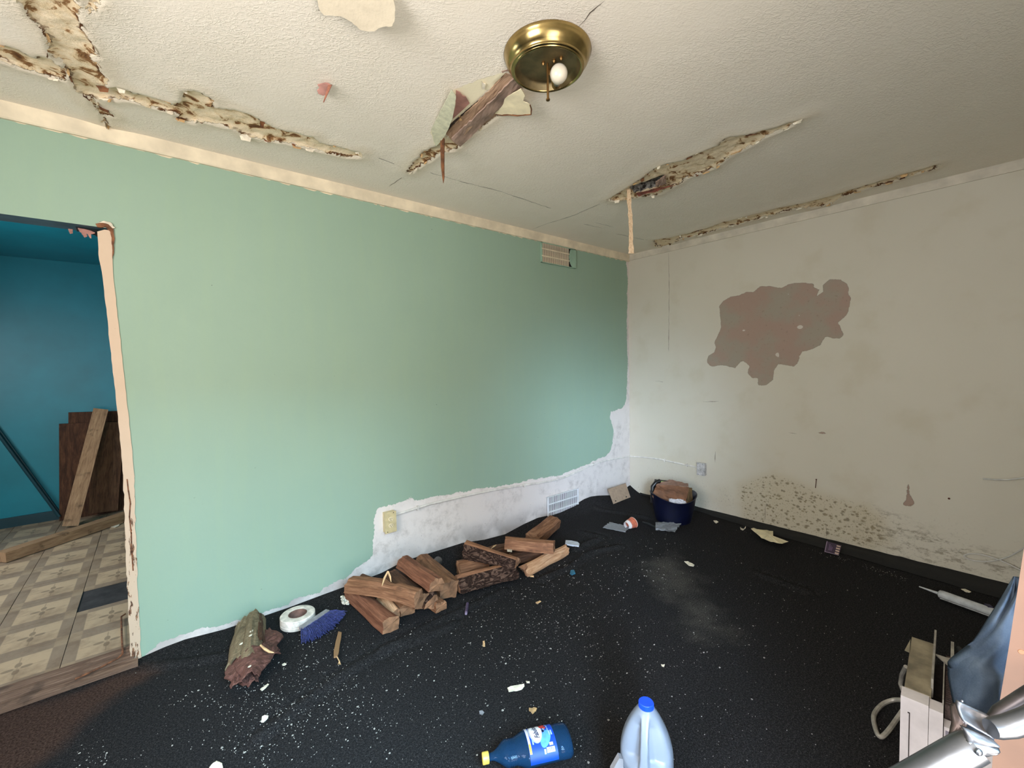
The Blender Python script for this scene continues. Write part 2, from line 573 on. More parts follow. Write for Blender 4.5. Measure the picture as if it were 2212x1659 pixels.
def m_rwall():
    g = G('aged_white_wall_paint', 0.72, spec=0.3)
    pt, mo, m2, cr = g.attr('patch'), g.attr('mold'), g.attr('mold_smear'), g.attr('crack')
    n1, n2, n3 = g.noise(30, 4), g.noise(110, 3), g.noise(1.6, 3)
    s = g.math('ADD', pt, g.math('ADD', g.math('MULTIPLY', g.math('SUBTRACT', n1, 0.5), 0.016), g.math('MULTIPLY', g.math('SUBTRACT', n2, 0.5), 0.008)))
    bare = g.sm(s, -0.0006, 0.001)
    paint = g.mix(n3, lin((198, 191, 174)), lin((207, 200, 185)))
    grime = g.math('MULTIPLY', g.sm(g.noise(3.5, 4), 0.5, 0.72), 0.22)
    paint = g.mix(grime, paint, lin((176, 162, 130)))
    low = g.n('SeparateXYZ', {'Vector': g.tc()}).outputs[2]
    sp = g.math('MULTIPLY', g.sm(g.noise(65, 3, 0.7), 0.56, 0.70), g.sm(low, 0.45, 0.08))
    sp = g.math('MULTIPLY', sp, g.sm(g.noise(5, 3), 0.38, 0.6))
    paint = g.mix(g.math('MULTIPLY', sp, 0.55), paint, lin((118, 108, 100)))
    # mould colonies
    wv = g.n('VectorMath', {0: g.tc(), 1: g.n('VectorMath', {0: g.n('TexNoise', {'Vector': g.tc(), 'Scale': 40.0}).outputs['Color'], 'Scale': 0.02}, operation='SCALE').outputs[0]}, operation='ADD').outputs[0]
    dots = g.voro(36, v=g.mp(wv, scale=(1, 0.8, 1.1)))
    big = g.voro(21, v=g.mp(wv, scale=(1, 0.8, 1.15), loc=(0, 3.3, 1.7)))
    dens = g.math('ADD', g.sm(mo, -0.03, 0.10), g.math('MULTIPLY', g.math('SUBTRACT', g.noise(9, 3), 0.5), 0.9))
    d1 = g.math('MULTIPLY', g.sm(dots, 0.36, 0.16), g.sm(dens, 0.30, 0.55))
    d2 = g.math('MULTIPLY', g.sm(big, 0.32, 0.13), g.sm(dens, 0.30, 0.5))
    tiny = g.math('MULTIPLY', g.math('MULTIPLY', g.sm(g.voro(75, v=wv), 0.34, 0.15), g.sm(dens, 0.15, 0.5)), 0.6)
    d2 = g.math('MAXIMUM', d2, tiny)
    md = g.math('MULTIPLY', g.math('MAXIMUM', d1, d2), g.sm(mo, -0.05, 0.01))
    sd = g.sm(g.noise(26, 5, 0.75, v=g.mp(wv, scale=(1, 0.45, 1.2))), 0.50, 0.64)
    md2 = g.math('MULTIPLY', g.math('MULTIPLY', sd, g.sm(m2, -0.06, 0.06)), 0.75)
    paint = g.mix(g.math('MULTIPLY', g.sm(mo, -0.05, 0.06), 0.34), paint, lin((176, 158, 120)))
    paint = g.mix(g.math('MULTIPLY', md, 0.66), paint, g.ramp(n1, [(0.4, (78, 64, 42)), (0.6, (112, 94, 58))]))
    paint = g.mix(g.math('MULTIPLY', md2, 0.8), paint, lin((112, 98, 78)))
    ck = g.sm(g.math('ADD', cr, g.math('MULTIPLY', g.math('SUBTRACT', n2, 0.5), 0.005)), 0.0035, 0.0006)
    paint = g.mix(g.math('MULTIPLY', ck, 0.6), paint, lin((96, 86, 74)))
    plaster = g.mix(g.sm(g.noise(4, 4), 0.4, 0.62), lin((160, 136, 122)), lin((154, 143, 128)))
    plaster = g.mix(g.math('MULTIPLY', g.sm(g.noise(46, 3), 0.6, 0.7), 0.3), plaster, lin((120, 98, 84)))
    ch = g.sm(g.noise(15, 0), 0.80, 0.81)
    plaster = g.mix(ch, plaster, lin((200, 190, 178)))
    c = g.mix(bare, paint, plaster)
    rim = g.math('MULTIPLY', g.sm(g.math('ABSOLUTE', s), 0.003, 0.0008), 0.35)
    g.col(g.mix(rim, c, lin((96, 78, 66))))
    h = g.math('ADD', g.math('MULTIPLY', bare, -1.6), g.math('MULTIPLY', n2, 0.2))
    h = g.math('ADD', h, g.math('MULTIPLY', g.noise(6, 2), 0.5))
    h = g.math('SUBTRACT', h, g.math('MULTIPLY', ck, 1.0))
    g.nrm(g.bump(h, 0.45, 0.0025))
    return g.m


def m_carpet():
    g = G('charcoal_carpet', 1.0, spec=0.03)
    br, du = g.attr('brown'), g.attr('dust')
    f = g.noise(420, 2, 0.7)
    f2 = g.noise(140, 3, 0.7)
    c = g.ramp(g.math('ADD', g.math('MULTIPLY', f, 0.6), g.math('MULTIPLY', f2, 0.4)), [(0.36, (19, 19, 20)), (0.52, (43, 42, 43)), (0.68, (90, 88, 87))])
    lint = g.sm(g.noise(260, 1), 0.70, 0.74)
    c = g.mix(g.math('MULTIPLY', lint, 0.35), c, lin((170, 168, 166)))
    patch = g.math('MULTIPLY', g.sm(g.math('ADD', du, g.math('MULTIPLY', g.math('SUBTRACT', g.noise(6, 4), 0.5), 0.5)), -0.02, 0.22), 0.5)
    c = g.mix(patch, c, g.ramp(f2, [(0.35, (60, 58, 54)), (0.65, (118, 114, 106))]))
    b = g.sm(g.math('ADD', br, g.math('MULTIPLY', g.math('SUBTRACT', g.noise(7, 3), 0.5), 0.12)), -0.06, 0.05)
    c = g.mix(g.math('MULTIPLY', b, 0.85), c, g.ramp(f2, [(0.35, (48, 34, 30)), (0.65, (96, 76, 66))]))
    g.col(c)
    g.nrm(g.bump(g.math('ADD', f, g.math('MULTIPLY', f2, 0.8)), 0.9, 0.006))
    return g.m


M = {}
M['trim'] = simple('cream_trim_paint', (226, 212, 184), 0.55, var=0.06, scale=8, bump=0.15, bscale=60)
M['trim_grey'] = simple('aged_trim_paint', (206, 196, 178), 0.6, var=0.06, scale=8, bump=0.15, bscale=60)
M['rubber'] = simple('black_carpet_edge', (15, 15, 16), 0.92, var=0.25, scale=160, bump=0.5, bscale=260)
M['teal'] = simple('teal_wall_paint', (10, 130, 148), 0.38, var=0.05, scale=3, bump=0.1, bscale=30)
M['teal_dark'] = simple('teal_dark_bead', (16, 62, 72), 0.5, var=0.1, scale=5)
M['soffit'] = simple('blue_grey_lintel_paint', (62, 92, 104), 0.6, var=0.12, scale=9, bump=0.2)
M['plain'] = simple('plain_white_wall', (206, 200, 188), 0.8, var=0.04, scale=3)

# ------------------------------------------------------------------ ceiling
XL, YF = -5.2, -2.95
xs, ys = steps(XL, 0.0, 0.0125), steps(YF, 0.0, 0.0125)
gx, gy = np.meshgrid(xs, ys, indexing='xy')
pts = np.stack([gx.ravel(), gy.ravel()], 1)
peel = np.max([sdf(pts, p) for p in PEEL], axis=0)
paper = sdf(pts, PAPER[0])
crk = line_d(pts, CRACK)
hole = sdf(pts, HOLE[0])
zz = np.full(len(pts), ZC)
inn = np.clip(peel / 0.02, 0, 1)
nz = np.array([mn.noise((p[0] * 30, p[1] * 30, 0)) for p in pts[inn > 0]])
zz[inn > 0] += inn[inn > 0] * (0.006 + 0.006 * nz)
sag = np.clip(1 + peel / 0.14, 0, 1) * (inn <= 0)
zz -= sag ** 2 * 0.008
zz += np.clip(hole / 0.02, 0, 1) * 0.03
ceil = surface('ceiling', xs, ys, lambda a, b: np.stack([a, b, zz], 1), m_ceiling(),
               {'peel': np.clip(peel, -.4, .4), 'paper': np.clip(paper, -.4, .4), 'crack': np.clip(crk, 0, .4), 'hole': np.clip(hole, -.4, .4)}, flip=True, smooth=True)
ceil['label'] = 'stippled off-white ceiling with peeling water-damaged seams'
b = MB().box((XL / 2, YF / 2, ZC + 0.10), (-XL + 0.3, -YF + 0.3, 0.08))
b.obj('roof_deck', M['plain'], kind='structure')

# ------------------------------------------------------------------ wall_back (green) with the doorway
DX, DZ = -3.845, 1.965
xs = np.concatenate([steps(XL, -3.92, 0.05)[:-1], [-3.92, -3.88], steps(DX, 0.0, 0.0185)])
zs = np.concatenate([steps(-0.05, DZ, 0.0185)[:-1], steps(DZ, ZC, 0.02)])
gx, gz = np.meshgrid(xs, zs, indexing='xy')
p2 = np.stack([gx.ravel(), gz.ravel()], 1)
wall_back = surface('wall_back', xs, zs, lambda a, c: np.stack([a, np.zeros_like(a), c], 1), m_green(), {'white': np.clip(sdf(p2, WHITE), -.6, .6)},
                    skip=lambda a, c: (a < DX) & (c < DZ))
wall_back['label'] = 'sage green painted wall with bare white lower band'
# raised flakes along the torn paint edge of the lower band
M['paper_flake'] = simple('loose_paint_chip', (232, 222, 200), 0.8, var=0.08, scale=40)
M['tan_flake'] = simple('tan_paper_chip', (196, 160, 112), 0.85, var=0.18, scale=30)
M['brown_flake'] = simple('brown_stained_chip', (116, 74, 44), 0.85, var=0.25, scale=30)
M['pink_flake'] = simple('pinkish_paper_back', (176, 128, 116), 0.85, var=0.1, scale=20)

# ------------------------------------------------------------------ wall_right
ys = steps(YF, 0.0, 0.0125)
zs = steps(-0.05, ZC, 0.0125)
gy, gz = np.meshgrid(ys, zs, indexing='xy')
p2 = np.stack([gy.ravel(), gz.ravel()], 1)
pat = np.max([sdf(p2, wr(q)) for q in (PATCH_PX, PATCH2_PX, PATCH3_PX)], axis=0)
wall_right = surface('wall_right', ys, zs, lambda a, c: np.stack([np.zeros_like(a), a, c], 1), m_rwall(),
                     {'patch': np.clip(pat, -.4, .4), 'mold': np.clip(sdf(p2, MOLD), -.4, .4), 'mold_smear': np.clip(sdf(p2, MOLD2), -.4, .4), 'crack': np.clip(line_d(p2, RCRACK), 0, .4)}, flip=True)
wall_right['label'] = 'dirty off-white wall with a bare plaster patch and mould'

# outer shell behind the visible skins, front wall with the doorway we look in from, left wall
DOX0, DOX1, DOZ = -4.02, -3.05, 2.05
sh = MB()
sh.box(((-7.6 + DOX0) / 2, YF - 0.06, 1.5), (DOX0 + 7.6, 0.12, 3.1))  # run-on past the left wall is added to block sky light there
sh.box(((DOX1 + 0.1) / 2, YF - 0.06, 1.2), (0.1 - DOX1, 0.12, 2.5))
sh.box(((DOX0 + DOX1) / 2, YF - 0.06, (DOZ + 2.45) / 2), (DOX1 - DOX0, 0.12, 2.45 - DOZ))
sh.obj('wall_front', M['plain'], kind='structure')
wl = MB()
WY0, WY1, WZ0, WZ1 = -2.88, -1.5, 0.9, 2.15  # opening added to let the left fill lamp in
wl.box((XL - 0.06, (YF + WY0) / 2 - 0.03, 1.2), (0.12, WY0 - YF + 0.06, 2.5))
wl.box((XL - 0.06, WY1 / 2, 1.2), (0.12, -WY1, 2.5))
wl.box((XL - 0.06, (WY0 + WY1) / 2, (WZ0 - 0.05) / 2), (0.12, WY1 - WY0, WZ0 + 0.05))
wl.box((XL - 0.06, (WY0 + WY1) / 2, (WZ1 + 2.45) / 2), (0.12, WY1 - WY0, 2.45 - WZ1))
wl.obj('wall_left', M['plain'], kind='structure')
MB().box((0.07, YF / 2, 1.2), (0.1, -YF, 2.5)).obj('wall_right_outer', M['plain'], kind='structure')

# ------------------------------------------------------------------ floor (carpet) with its turned-up edge and creases
EDGE = [(-5.2, 0.0), (-3.83, 0.0), (-3.74, 0.012), (-3.66, 0.016), (-3.5, 0.0), (-3.2, 0.0), (-3.0, 0.008), (-2.86, 0.012), (-2.66, 0.02), (-2.5, 0.05), (-2.25, 0.045), (-2.04, 0.042), (-1.85, 0.012), (-1.65, 0.0),
        (-1.46, 0.03), (-1.3, 0.045), (-1.17, 0.035), (-1.03, 0.035), (-0.85, 0.052), (-0.71, 0.078), (-0.62, 0.082), (-0.52, 0.07), (-0.31, 0.03), (-0.12, 0.045), (0.0, 0.07)]
ex, eh = [e[0] for e in EDGE], [e[1] for e in EDGE]
FOLDS = [[tuple(P(u, v, z=0)[:2]) for u, v in l] for l in [
    [(560, 1590), (640, 1530), (720, 1470), (790, 1425), (860, 1385), (930, 1350), (1000, 1318), (1090, 1275)],
    [(1170, 1250), (1235, 1222), (1260, 1200), (1290, 1188), (1340, 1180)],
    [(830, 1405), (900, 1380), (980, 1345)], [(1290, 1100), (1350, 1108), (1400, 1118)], [(1260, 1150), (1300, 1160), (1240, 1185)],
    [(330, 1440), (430, 1425), (520, 1410)], [(1640, 1240), (1700, 1262), (1740, 1275)]]]


def carpet_h(x, y):
    h = np.interp(x, ex, eh) * np.clip(1 + y / 0.16, 0, 1) ** 1.5
    w = np.stack([x, y], 1)
    for k, l in enumerate(FOLDS):
        d = line_d(w, [l])
        h = h + 0.011 * np.exp(-(d / 0.03) ** 2) - 0.006 * np.exp(-((d - 0.045) / 0.02) ** 2)
    r = np.clip((x + 0.11) / 0.11, 0, 1)
    return h + 0.0 * r


xs, ys = steps(XL, 0.0, 0.0165), np.concatenate([steps(YF - 0.12, -0.35, 0.0165)[:-1], steps(-0.35, 0.0, 0.0125)])
gx, gy = np.meshgrid(xs, ys, indexing='xy')
p2 = np.stack([gx.ravel(), gy.ravel()], 1)
hz = carpet_h(p2[:, 0], p2[:, 1])
BROWN = [tuple(P(u, v, z=0)[:2]) for u, v in [(-60, 1560), (180, 1490), (305, 1440), (340, 1452), (270, 1490), (190, 1545), (130, 1610), (60, 1665), (-100, 1700)]]
DUST = [tuple(P(u, v, z=0)[:2]) for u, v in [(1360, 1215), (1440, 1185), (1530, 1240), (1545, 1290), (1620, 1380), (1500, 1400), (1420, 1300)]]
floor = surface('floor', xs, ys, lambda a, c: np.stack([a, c, hz], 1), m_carpet(), {'brown': np.clip(sdf(p2, BROWN), -.5, .5), 'dust': np.clip(sdf(p2, DUST), -.5, .5)}, smooth=True)
floor['label'] = 'dark charcoal carpet strewn with paint crumbs'

# carpet turned up along the right wall, a dark slanting border
cv = MB()
for i in range(46):
    pass
cl = [(-0.02, -0.30, 0.012), (-0.155, -0.9, 0.03)]


def cove(a, b_):
    y = -0.12 + (YF + 0.12) * a
    w = np.interp(-y, [0.1, 0.6, 1.0, 1.3, 1.75, 2.1, 3.0], [0.02, 0.05, 0.11, 0.155, 0.17, 0.2, 0.26]) * (1 + 0.06 * mn.noise((y * 9, 0, 0)))
    t = b_
    return Vector((-w * (1 - t), y, 0.004 + 0.014 * t * t + 0.014 * math.sin(t * math.pi) * (1 - t) + 0.004 * mn.noise((y * 14, t * 3, 0))))


cv.gridsheet(cove, 70, 6)
cv.obj('baseboard_right', M['rubber'], kind='structure', smooth='all', label='black carpet border turned up against the dirty white wall')

# ------------------------------------------------------------------ crown trims
tb = MB()
tb.prism([(0, 0, ZC - 0.062), (0, -0.012, ZC - 0.062), (0, -0.016, ZC - 0.056), (0, -0.026, ZC - 0.012), (0, -0.030, ZC + 0.004), (0, 0, ZC + 0.004)], (XL, 0, 0))
t1 = tb.obj('trim_1', M['trim'], kind='structure', label='cream crown strip above the green wall')
# torn caulk line under the trim
r2 = random.Random(3)
ck = MB()
x = -4.3
while x < -0.05:
    w = r2.uniform(0.02, 0.09)
    h = r2.uniform(0.002, 0.008)
    ck.prism([(x, -0.0015, ZC - 0.0615), (x + w, -0.0015, ZC - 0.0615), (x + w * 0.8, -0.0015, ZC - 0.0615 - h), (x + w * 0.35, -0.0015, ZC - 0.0615 - h * r2.uniform(0.3, 1))], (0, 0.0015, 0))
    x += w + r2.uniform(0.0, 0.06)
ck.obj('caulk_line', M['trim'], parent=t1)
tb = MB()
tb.prism([(0, 0, ZC - 0.055), (-0.008, 0, ZC - 0.055), (-0.014, 0, ZC - 0.012), (-0.02, 0, ZC + 0.004), (0, 0, ZC + 0.004)], (0, YF, 0))
tb.obj('trim_2', M['trim_grey'], kind='structure', label='painted crown strip above the dirty white wall')

# ------------------------------------------------------------------ doorway: lintel, jamb board, threshold
def m_jamb():
    g = G('chipped_cream_jamb_paint', 0.65)
    low = g.n('SeparateXYZ', {'Vector': g.tc()}).outputs[2]
    n = g.noise(24, 5, 0.7, v=g.mp(g.tc(), scale=(2.2, 1, 0.5)))
    lowm = g.sm(low, 0.95, 0.55)
    chip = g.sm(g.math('ADD', n, g.math('MULTIPLY', lowm, 0.12)), 0.66, 0.70)
    c = g.mix(g.noise(5, 3), lin((196, 172, 146)), lin((208, 186, 162)))
    c = g.mix(chip, c, g.ramp(g.noise(60, 3), [(0.4, (74, 46, 30)), (0.6, (148, 108, 78))]))
    g.col(c)
    g.nrm(g.bump(g.math('ADD', g.math('MULTIPLY', chip, -1.0), g.math('MULTIPLY', g.noise(40), 0.3)), 0.5, 0.003))
    return g.m


M['jamb'] = m_jamb()
M['rot'] = simple('rotten_wood_edge', (120, 78, 52), 0.9, var=0.35, scale=45, bump=0.6, bscale=60)
b = MB().box(((XL + DX) / 2, 0.06, DZ + 0.02), (DX - XL, 0.118, 0.04))
b.obj('lintel', M['soffit'], parent=wall_back, label='blue-grey painted lintel over the kitchen doorway')
b = MB().box(((XL + DX) / 2, 0.121, (DZ + ZC) / 2 + 0.02), (DX - XL, 0.01, ZC - DZ - 0.04))
b.box((DX / 2 + 0.003, 0.115, ZC / 2), (-DX - 0.006, 0.01, ZC))
b.obj('kitchen_side', M['teal'], parent=wall_back)


def jpoly(l):
    return px(roughen(l, 14, 1.0, 5), y=0.0)


up = [(210, 500), (214, 560), (222, 602), (231, 680), (238, 750), (247, 830), (255, 900), (262, 985), (267, 1032), (291, 1031), (284, 960), (277, 890), (268, 810), (261, 745), (253, 670), (246, 610), (243, 560), (240, 498), (226, 496)]
j = MB().prism(px(roughen(up, 12, 0.8, 5), y=-0.004), (0, 0.11, 0))
j.obj('jamb_board', M['jamb'], parent=wall_back, label='chipped cream jamb board on the doorway edge')
lo = [(266, 1028), (268, 1080), (270, 1150), (273, 1230), (277, 1310), (282, 1425), (305, 1432), (303, 1370), (299, 1300), (296, 1220), (293, 1150), (292, 1090), (290, 1030)]
j = MB().prism(px(roughen(lo, 10, 1.5, 9), y=-0.003), (0, 0.10, 0))
j.obj('jamb_board', M['jamb'], parent=wall_back)
# dark crack down the lower jamb and the bruised top corner
j = MB()
ln = [(274, 1035), (277, 1060), (281, 1085), (279, 1115), (283, 1150), (284, 1190), (287, 1230)]
for a, c in zip(ln[:-1], ln[1:]):
    q = px([(a[0] - 1, a[1]), (a[0] + 2, a[1]), (c[0] + 2, c[1] + 3), (c[0] - 1, c[1] + 3)], y=-0.0045)
    j.prism(q, (0, 0.004, 0))
j.obj('split_crack', M['rot'], parent=wall_back)
cor = [(206, 483), (222, 478), (236, 482), (245, 494), (247, 520), (246, 545), (243, 560), (241, 520), (238, 500), (228, 490), (210, 490)]
MB().prism(px(roughen(cor, 5, 1.2, 2), y=-0.006), (0, 0.012, 0)).obj('broken_plaster_edge', M['rot'], parent=wall_back, label='broken brown plaster at the doorway corner')
cor = [(210, 482), (224, 477), (238, 480), (249, 492), (243, 493), (234, 484), (222, 481)]
MB().prism(px(roughen(cor, 5, 1.0, 3), y=-0.009), (0, 0.006, 0)).obj('broken_plaster_edge', M['paper_flake'], parent=wall_back)
# loose pink paper under the lintel corner
for k, l in enumerate([[(168, 492), (178, 494), (192, 497), (205, 502), (196, 504), (182, 503), (172, 499)], [(176, 503), (186, 503), (188, 509), (182, 511)], [(189, 504), (196, 504), (197, 513), (194, 512)],
                       [(147, 494), (157, 495), (157, 502), (151, 503)]]):
    q = [P(u, v, y=0.05 + 0.004 * i) for i, (u, v) in enumerate(roughen(l, 4, 0.5, k))]
    MB().prism(px(roughen(l, 4, 0.5, k), y=0.04), (0, 0.002, -0.004)).obj('torn_paper_scrap', M['pink_flake'], parent=wall_back)
MB().prism(px(roughen([(163, 489), (182, 490), (210, 497), (212, 512), (200, 507), (186, 500), (166, 500)], 4, .8, 4), y=0.052), (0, 0.02, 0.01)).obj('dark_gap', simple('dark_cavity', (18, 22, 24), 0.9), parent=wall_back)


def m_wood(name, dark, mid, light, rough=0.75, scale=1.0, stains=0.0):
    g = G(name, rough, spec=0.3)
    uv = g.n('UVMap').outputs[0]
    gr = g.noise(1.0, 5, 0.65, v=g.mp(uv, scale=(7 * scale, 46 * scale, 1)), dist=0.6)
    fine = g.noise(1.0, 3, 0.7, v=g.mp(uv, scale=(14 * scale, 150 * scale, 1)))
    c = g.ramp(g.math('ADD', g.math('MULTIPLY', gr, 0.7), g.math('MULTIPLY', fine, 0.3)), [(0.34, dark), (0.5, mid), (0.66, light)])
    if stains:
        c = g.mix(g.math('MULTIPLY', g.sm(g.noise(11, 4), 0.56, 0.7), stains), c, lin(tuple(x * 0.55 for x in dark)))
    g.col(c)
    g.nrm(g.bump(g.math('ADD', gr, g.math('MULTIPLY', fine, 0.6)), 0.55, 0.004))
    return g.m


M['stud'] = m_wood('weathered_pine_stud', (122, 92, 66), (158, 124, 92), (182, 148, 112), stains=0.6)
M['darkwood'] = m_wood('dark_stained_panelling', (44, 26, 16), (76, 48, 32), (104, 70, 46), stains=0.4)
M['thresh'] = m_wood('worn_threshold_wood', (72, 54, 44), (112, 88, 72), (146, 122, 104), stains=0.5)


def plank(p0, p1, w, t, wdir, jit=0.0):
    """sawn board between the centres p0, p1: width w along wdir, thickness t"""
    p0, p1 = Vector(p0), Vector(p1)
    d = (p1 - p0).normalized()
    a = Vector(wdir)
    a = (a - d * a.dot(d)).normalized()
    c = d.cross(a)
    b_ = MB()
    n = 6
    L = (p1 - p0).length
    vs, uv = [], []
    pr = [(-.5, -.5), (-.46, -.5), (.46, -.5), (.5, -.5), (.5, .5), (.46, .5), (-.46, .5), (-.5, .5)]
    for i in range(n + 1):
        for k, (x_, y_) in enumerate(pr):
            vs.append(p0 + d * (L * i / n) + a * (x_ * w * (1 + jit * mn.noise((i, k, 3)))) + c * (y_ * t))
            uv.append((L * i / n, (x_ * w + (0.3 if y_ > 0 else 0))))
    m_ = len(pr)
    fs = [(i * m_ + k, i * m_ + (k + 1) % m_, (i + 1) * m_ + (k + 1) % m_, (i + 1) * m_ + k) for i in range(n) for k in range(m_)]
    fs += [tuple(range(m_ - 1, -1, -1)), tuple(n * m_ + k for k in range(m_))]
    return b_.add(vs, fs, uv)


th = thing('threshold', 'worn brown wooden threshold of the kitchen doorway', 'threshold', (-4.3, 0.0, 0.0))
th['kind'] = 'structure'
plank((XL, -0.045, 0.006), (-3.835, -0.045, 0.006), 0.05, 0.022, (0, 1, 0), 0.2).obj('threshold_board', M['thresh'], parent=th, uv=True)
plank((XL, 0.012, 0.010), (-3.85, 0.012, 0.010), 0.058, 0.026, (0, 1, 0), 0.2).obj('threshold_board', M['thresh'], parent=th, uv=True)
plank((XL, 0.072, 0.012), (-3.85, 0.072, 0.012), 0.056, 0.026, (0, 1, 0), 0.2).obj('threshold_board', M['thresh'], parent=th, uv=True)
# vinyl edging strip that bends round the floor edge
pts = [P(u, v, z=0.032) for u, v in [(271, 1326), (262, 1332), (263, 1370), (265, 1412), (255, 1422), (210, 1445), (162, 1467)]]
MB().tube(pts, 0.004, 6).obj('edging_strip', M['rot'], parent=th)

# ------------------------------------------------------------------ kitchen beyond the doorway
KY, KZ = 2.98, 2.335
MB().box(((XL - 3.2) / 2 + 0.2, KY + 0.05, 1.2), (4.2, 0.1, 2.5)).obj('wall_kitchen_back', M['teal'], kind='structure', label='teal painted far wall of the kitchen')
kb = MB().box(((XL - 3.2) / 2 + 0.2, KY / 2 + 0.1, KZ + 0.03), (4.2, KY, 0.06))
kb.obj('ceiling_kitchen', M['teal'], kind='structure', label='glossy teal kitchen ceiling')
MB().box((-3.0, KY / 2 + 0.1, 1.2), (0.08, KY, 2.5)).obj('wall_kitchen_right', M['teal'], kind='structure')
MB().box((-6.0, KY / 2 + 0.1, 1.2), (0.08, KY, 2.5)).obj('wall_kitchen_left', M['teal'], kind='structure')
subf = MB().box((-4.45, KY / 2 + 0.06, -0.012), (3.0, KY - 0.08, 0.04)).obj('floor_kitchen', simple('dark_subfloor', (52, 50, 50), 0.9, var=0.2, scale=14), kind='structure', label='kitchen floor of worn patterned vinyl tiles')


def m_tile():
    g = G('patterned_vinyl_tile', 0.42, spec=0.4)
    uv = g.n('UVMap').outputs[0]
    sp = g.n('SeparateXYZ', {'Vector': uv})
    x_, y_ = sp.outputs[0], sp.outputs[1]
    ax, ay = g.math('ABSOLUTE', g.math('SUBTRACT', x_, 0.5)), g.math('ABSOLUTE', g.math('SUBTRACT', y_, 0.5))
    band = g.sm(g.math('MAXIMUM', ax, ay), 0.335, 0.35)
    corner = g.sm(g.math('MINIMUM', ax, ay), 0.335, 0.35)
    c = g.mix(g.noise(9, 3), lin((186, 160, 128)), lin((196, 172, 142)))
    bandc = g.mix(g.noise(120, 3), lin((140, 120, 100)), lin((158, 138, 116)))
    c = g.mix(band, c, bandc)
    c = g.mix(corner, c, lin((166, 144, 118)))
    # flower: four petals on the diagonals and stems on the axes
    r = g.math('SQRT', g.math('ADD', g.math('MULTIPLY', ax, ax), g.math('MULTIPLY', ay, ay)))
    ang = g.math('ARCTAN2', g.math('SUBTRACT', y_, 0.5), g.math('SUBTRACT', x_, 0.5))
    petal = g.math('ADD', 0.10, g.math('MULTIPLY', g.math('COSINE', g.math('MULTIPLY', ang, 4.0)), 0.07))
    fl = g.math('MULTIPLY', g.sm(g.math('SUBTRACT', r, petal), 0.01, -0.01), g.sm(r, 0.03, 0.05))
    stem = g.math('MULTIPLY', g.sm(g.math('MINIMUM', ax, ay), 0.012, 0.006), g.sm(r, 0.34, 0.30))
    c = g.mix(g.math('MULTIPLY', g.math('MAXIMUM', fl, g.math('MULTIPLY', stem, 0.6)), 0.65), c, lin((112, 96, 78)))
    dirt = g.sm(g.noise(5, 5, 0.7), 0.42, 0.7)
    c = g.mix(g.math('MULTIPLY', dirt, 0.55), c, lin((104, 80, 60)))
    g.col(c)
    g.nrm(g.bump(g.noise(30, 3), 0.12, 0.002))
    return g.m


M['tile'] = m_tile()
tp = 0.295
tm = None
for i in range(-4, 3):
    for k in range(0, 10):
        tx, ty = -4.103 + tp * 0.5 + i * tp, 0.10 + tp * 0.5 + k * 0.305 - 0.0
        if (i == 0 and k == 2):
            continue
        if tm is None:
            b_ = MB()
            e = 0.0015
            hx, hy = tp / 2 - e, 0.1525 - e
            zt = 0.006
            vs = [(-hx, -hy, 0), (hx, -hy, 0), (hx, hy, 0), (-hx, hy, 0), (-hx, -hy, zt), (hx, -hy, zt), (hx, hy, zt), (-hx, hy, zt)]
            uv = [(0, 0), (1, 0), (1, 1), (0, 1)] * 2
            b_.add(vs, [(3, 2, 1, 0), (4, 5, 6, 7), (0, 1, 5, 4), (1, 2, 6, 5), (2, 3, 7, 6), (3, 0, 4, 7)], uv)
            o = b_.obj('tile', M['tile'], uv=True)
            tm = o
        else:
            o = tm.copy()
            COL.objects.link(o)
        o.location = Vector((tx, ty, 0.008 + rnd.uniform(0, 0.0012))) - child_at(subf)
        o.rotation_euler = (rnd.uniform(-.002, .002), rnd.uniform(-.002, .002), rnd.uniform(-.004, .004))
        o.parent = subf
# baseboard and the sloped bead on the far wall
MB().box((-4.5, KY - 0.008, 0.05), (2.8, 0.016, 0.1)).obj('baseboard_kitchen', M['teal_dark'], kind='structure')
bead = thing('wall_bead', 'dark slim pole leaning slantwise against the teal kitchen wall', 'pole', tuple(P(126, 1112, y=KY - 0.06)))
p0, p1 = P(128, 1116, y=KY - 0.10), P(-60, 862, y=KY - 0.03)
MB().tube([p0, p1], 0.012, 8).obj('rod', M['teal_dark'], parent=bead)
p0, p1 = P(132, 1112, y=KY - 0.06), P(-52, 860, y=KY - 0.015)
MB().tube([p0, p1], 0.010, 8).obj('rod', M['teal_dark'], parent=bead)

# boards leaning in the kitchen corner
o = plank(P(212, 1122, y=KY - 0.078), P(211, 912, y=KY - 0.049), 0.50, 0.02, (1, 0, 0)).obj('plank', M['darkwood'], uv=True)
tag(o, 'lower dark brown panel board against the teal wall, left edge showing', 'board')
o = plank(P(248, 1115, y=KY - 0.027), P(248, 888, y=KY - 0.027), 0.62, 0.016, (1, 0, 0)).obj('plank', M['darkwood'], uv=True)
tag(o, 'taller dark brown panel board rearmost against the teal wall', 'board')
o = plank(P(223, 1106, y=KY - 0.15), P(237, 912, y=KY - 0.085), 0.20, 0.022, (1, 0.25, 0)).obj('plank', m_wood('brown_board', (66, 42, 28), (104, 72, 50), (128, 94, 66), stains=0.3), uv=True)
tag(o, 'middle brown board leaning right of the pale stud', 'board')
o = plank(P(152, 1136, z=0.03), P(218, 884, y=KY - 0.15), 0.10, 0.045, (1, 0.1, 0)).obj('stud', M['stud'], uv=True)
tag(o, 'pale weathered stud leaning on the dark boards', 'board')
o = plank(P(2, 1204, z=0.055), P(330, 1096, z=0.055), 0.07, 0.09, (0, 0, 1)).obj('stud', M['stud'], uv=True)
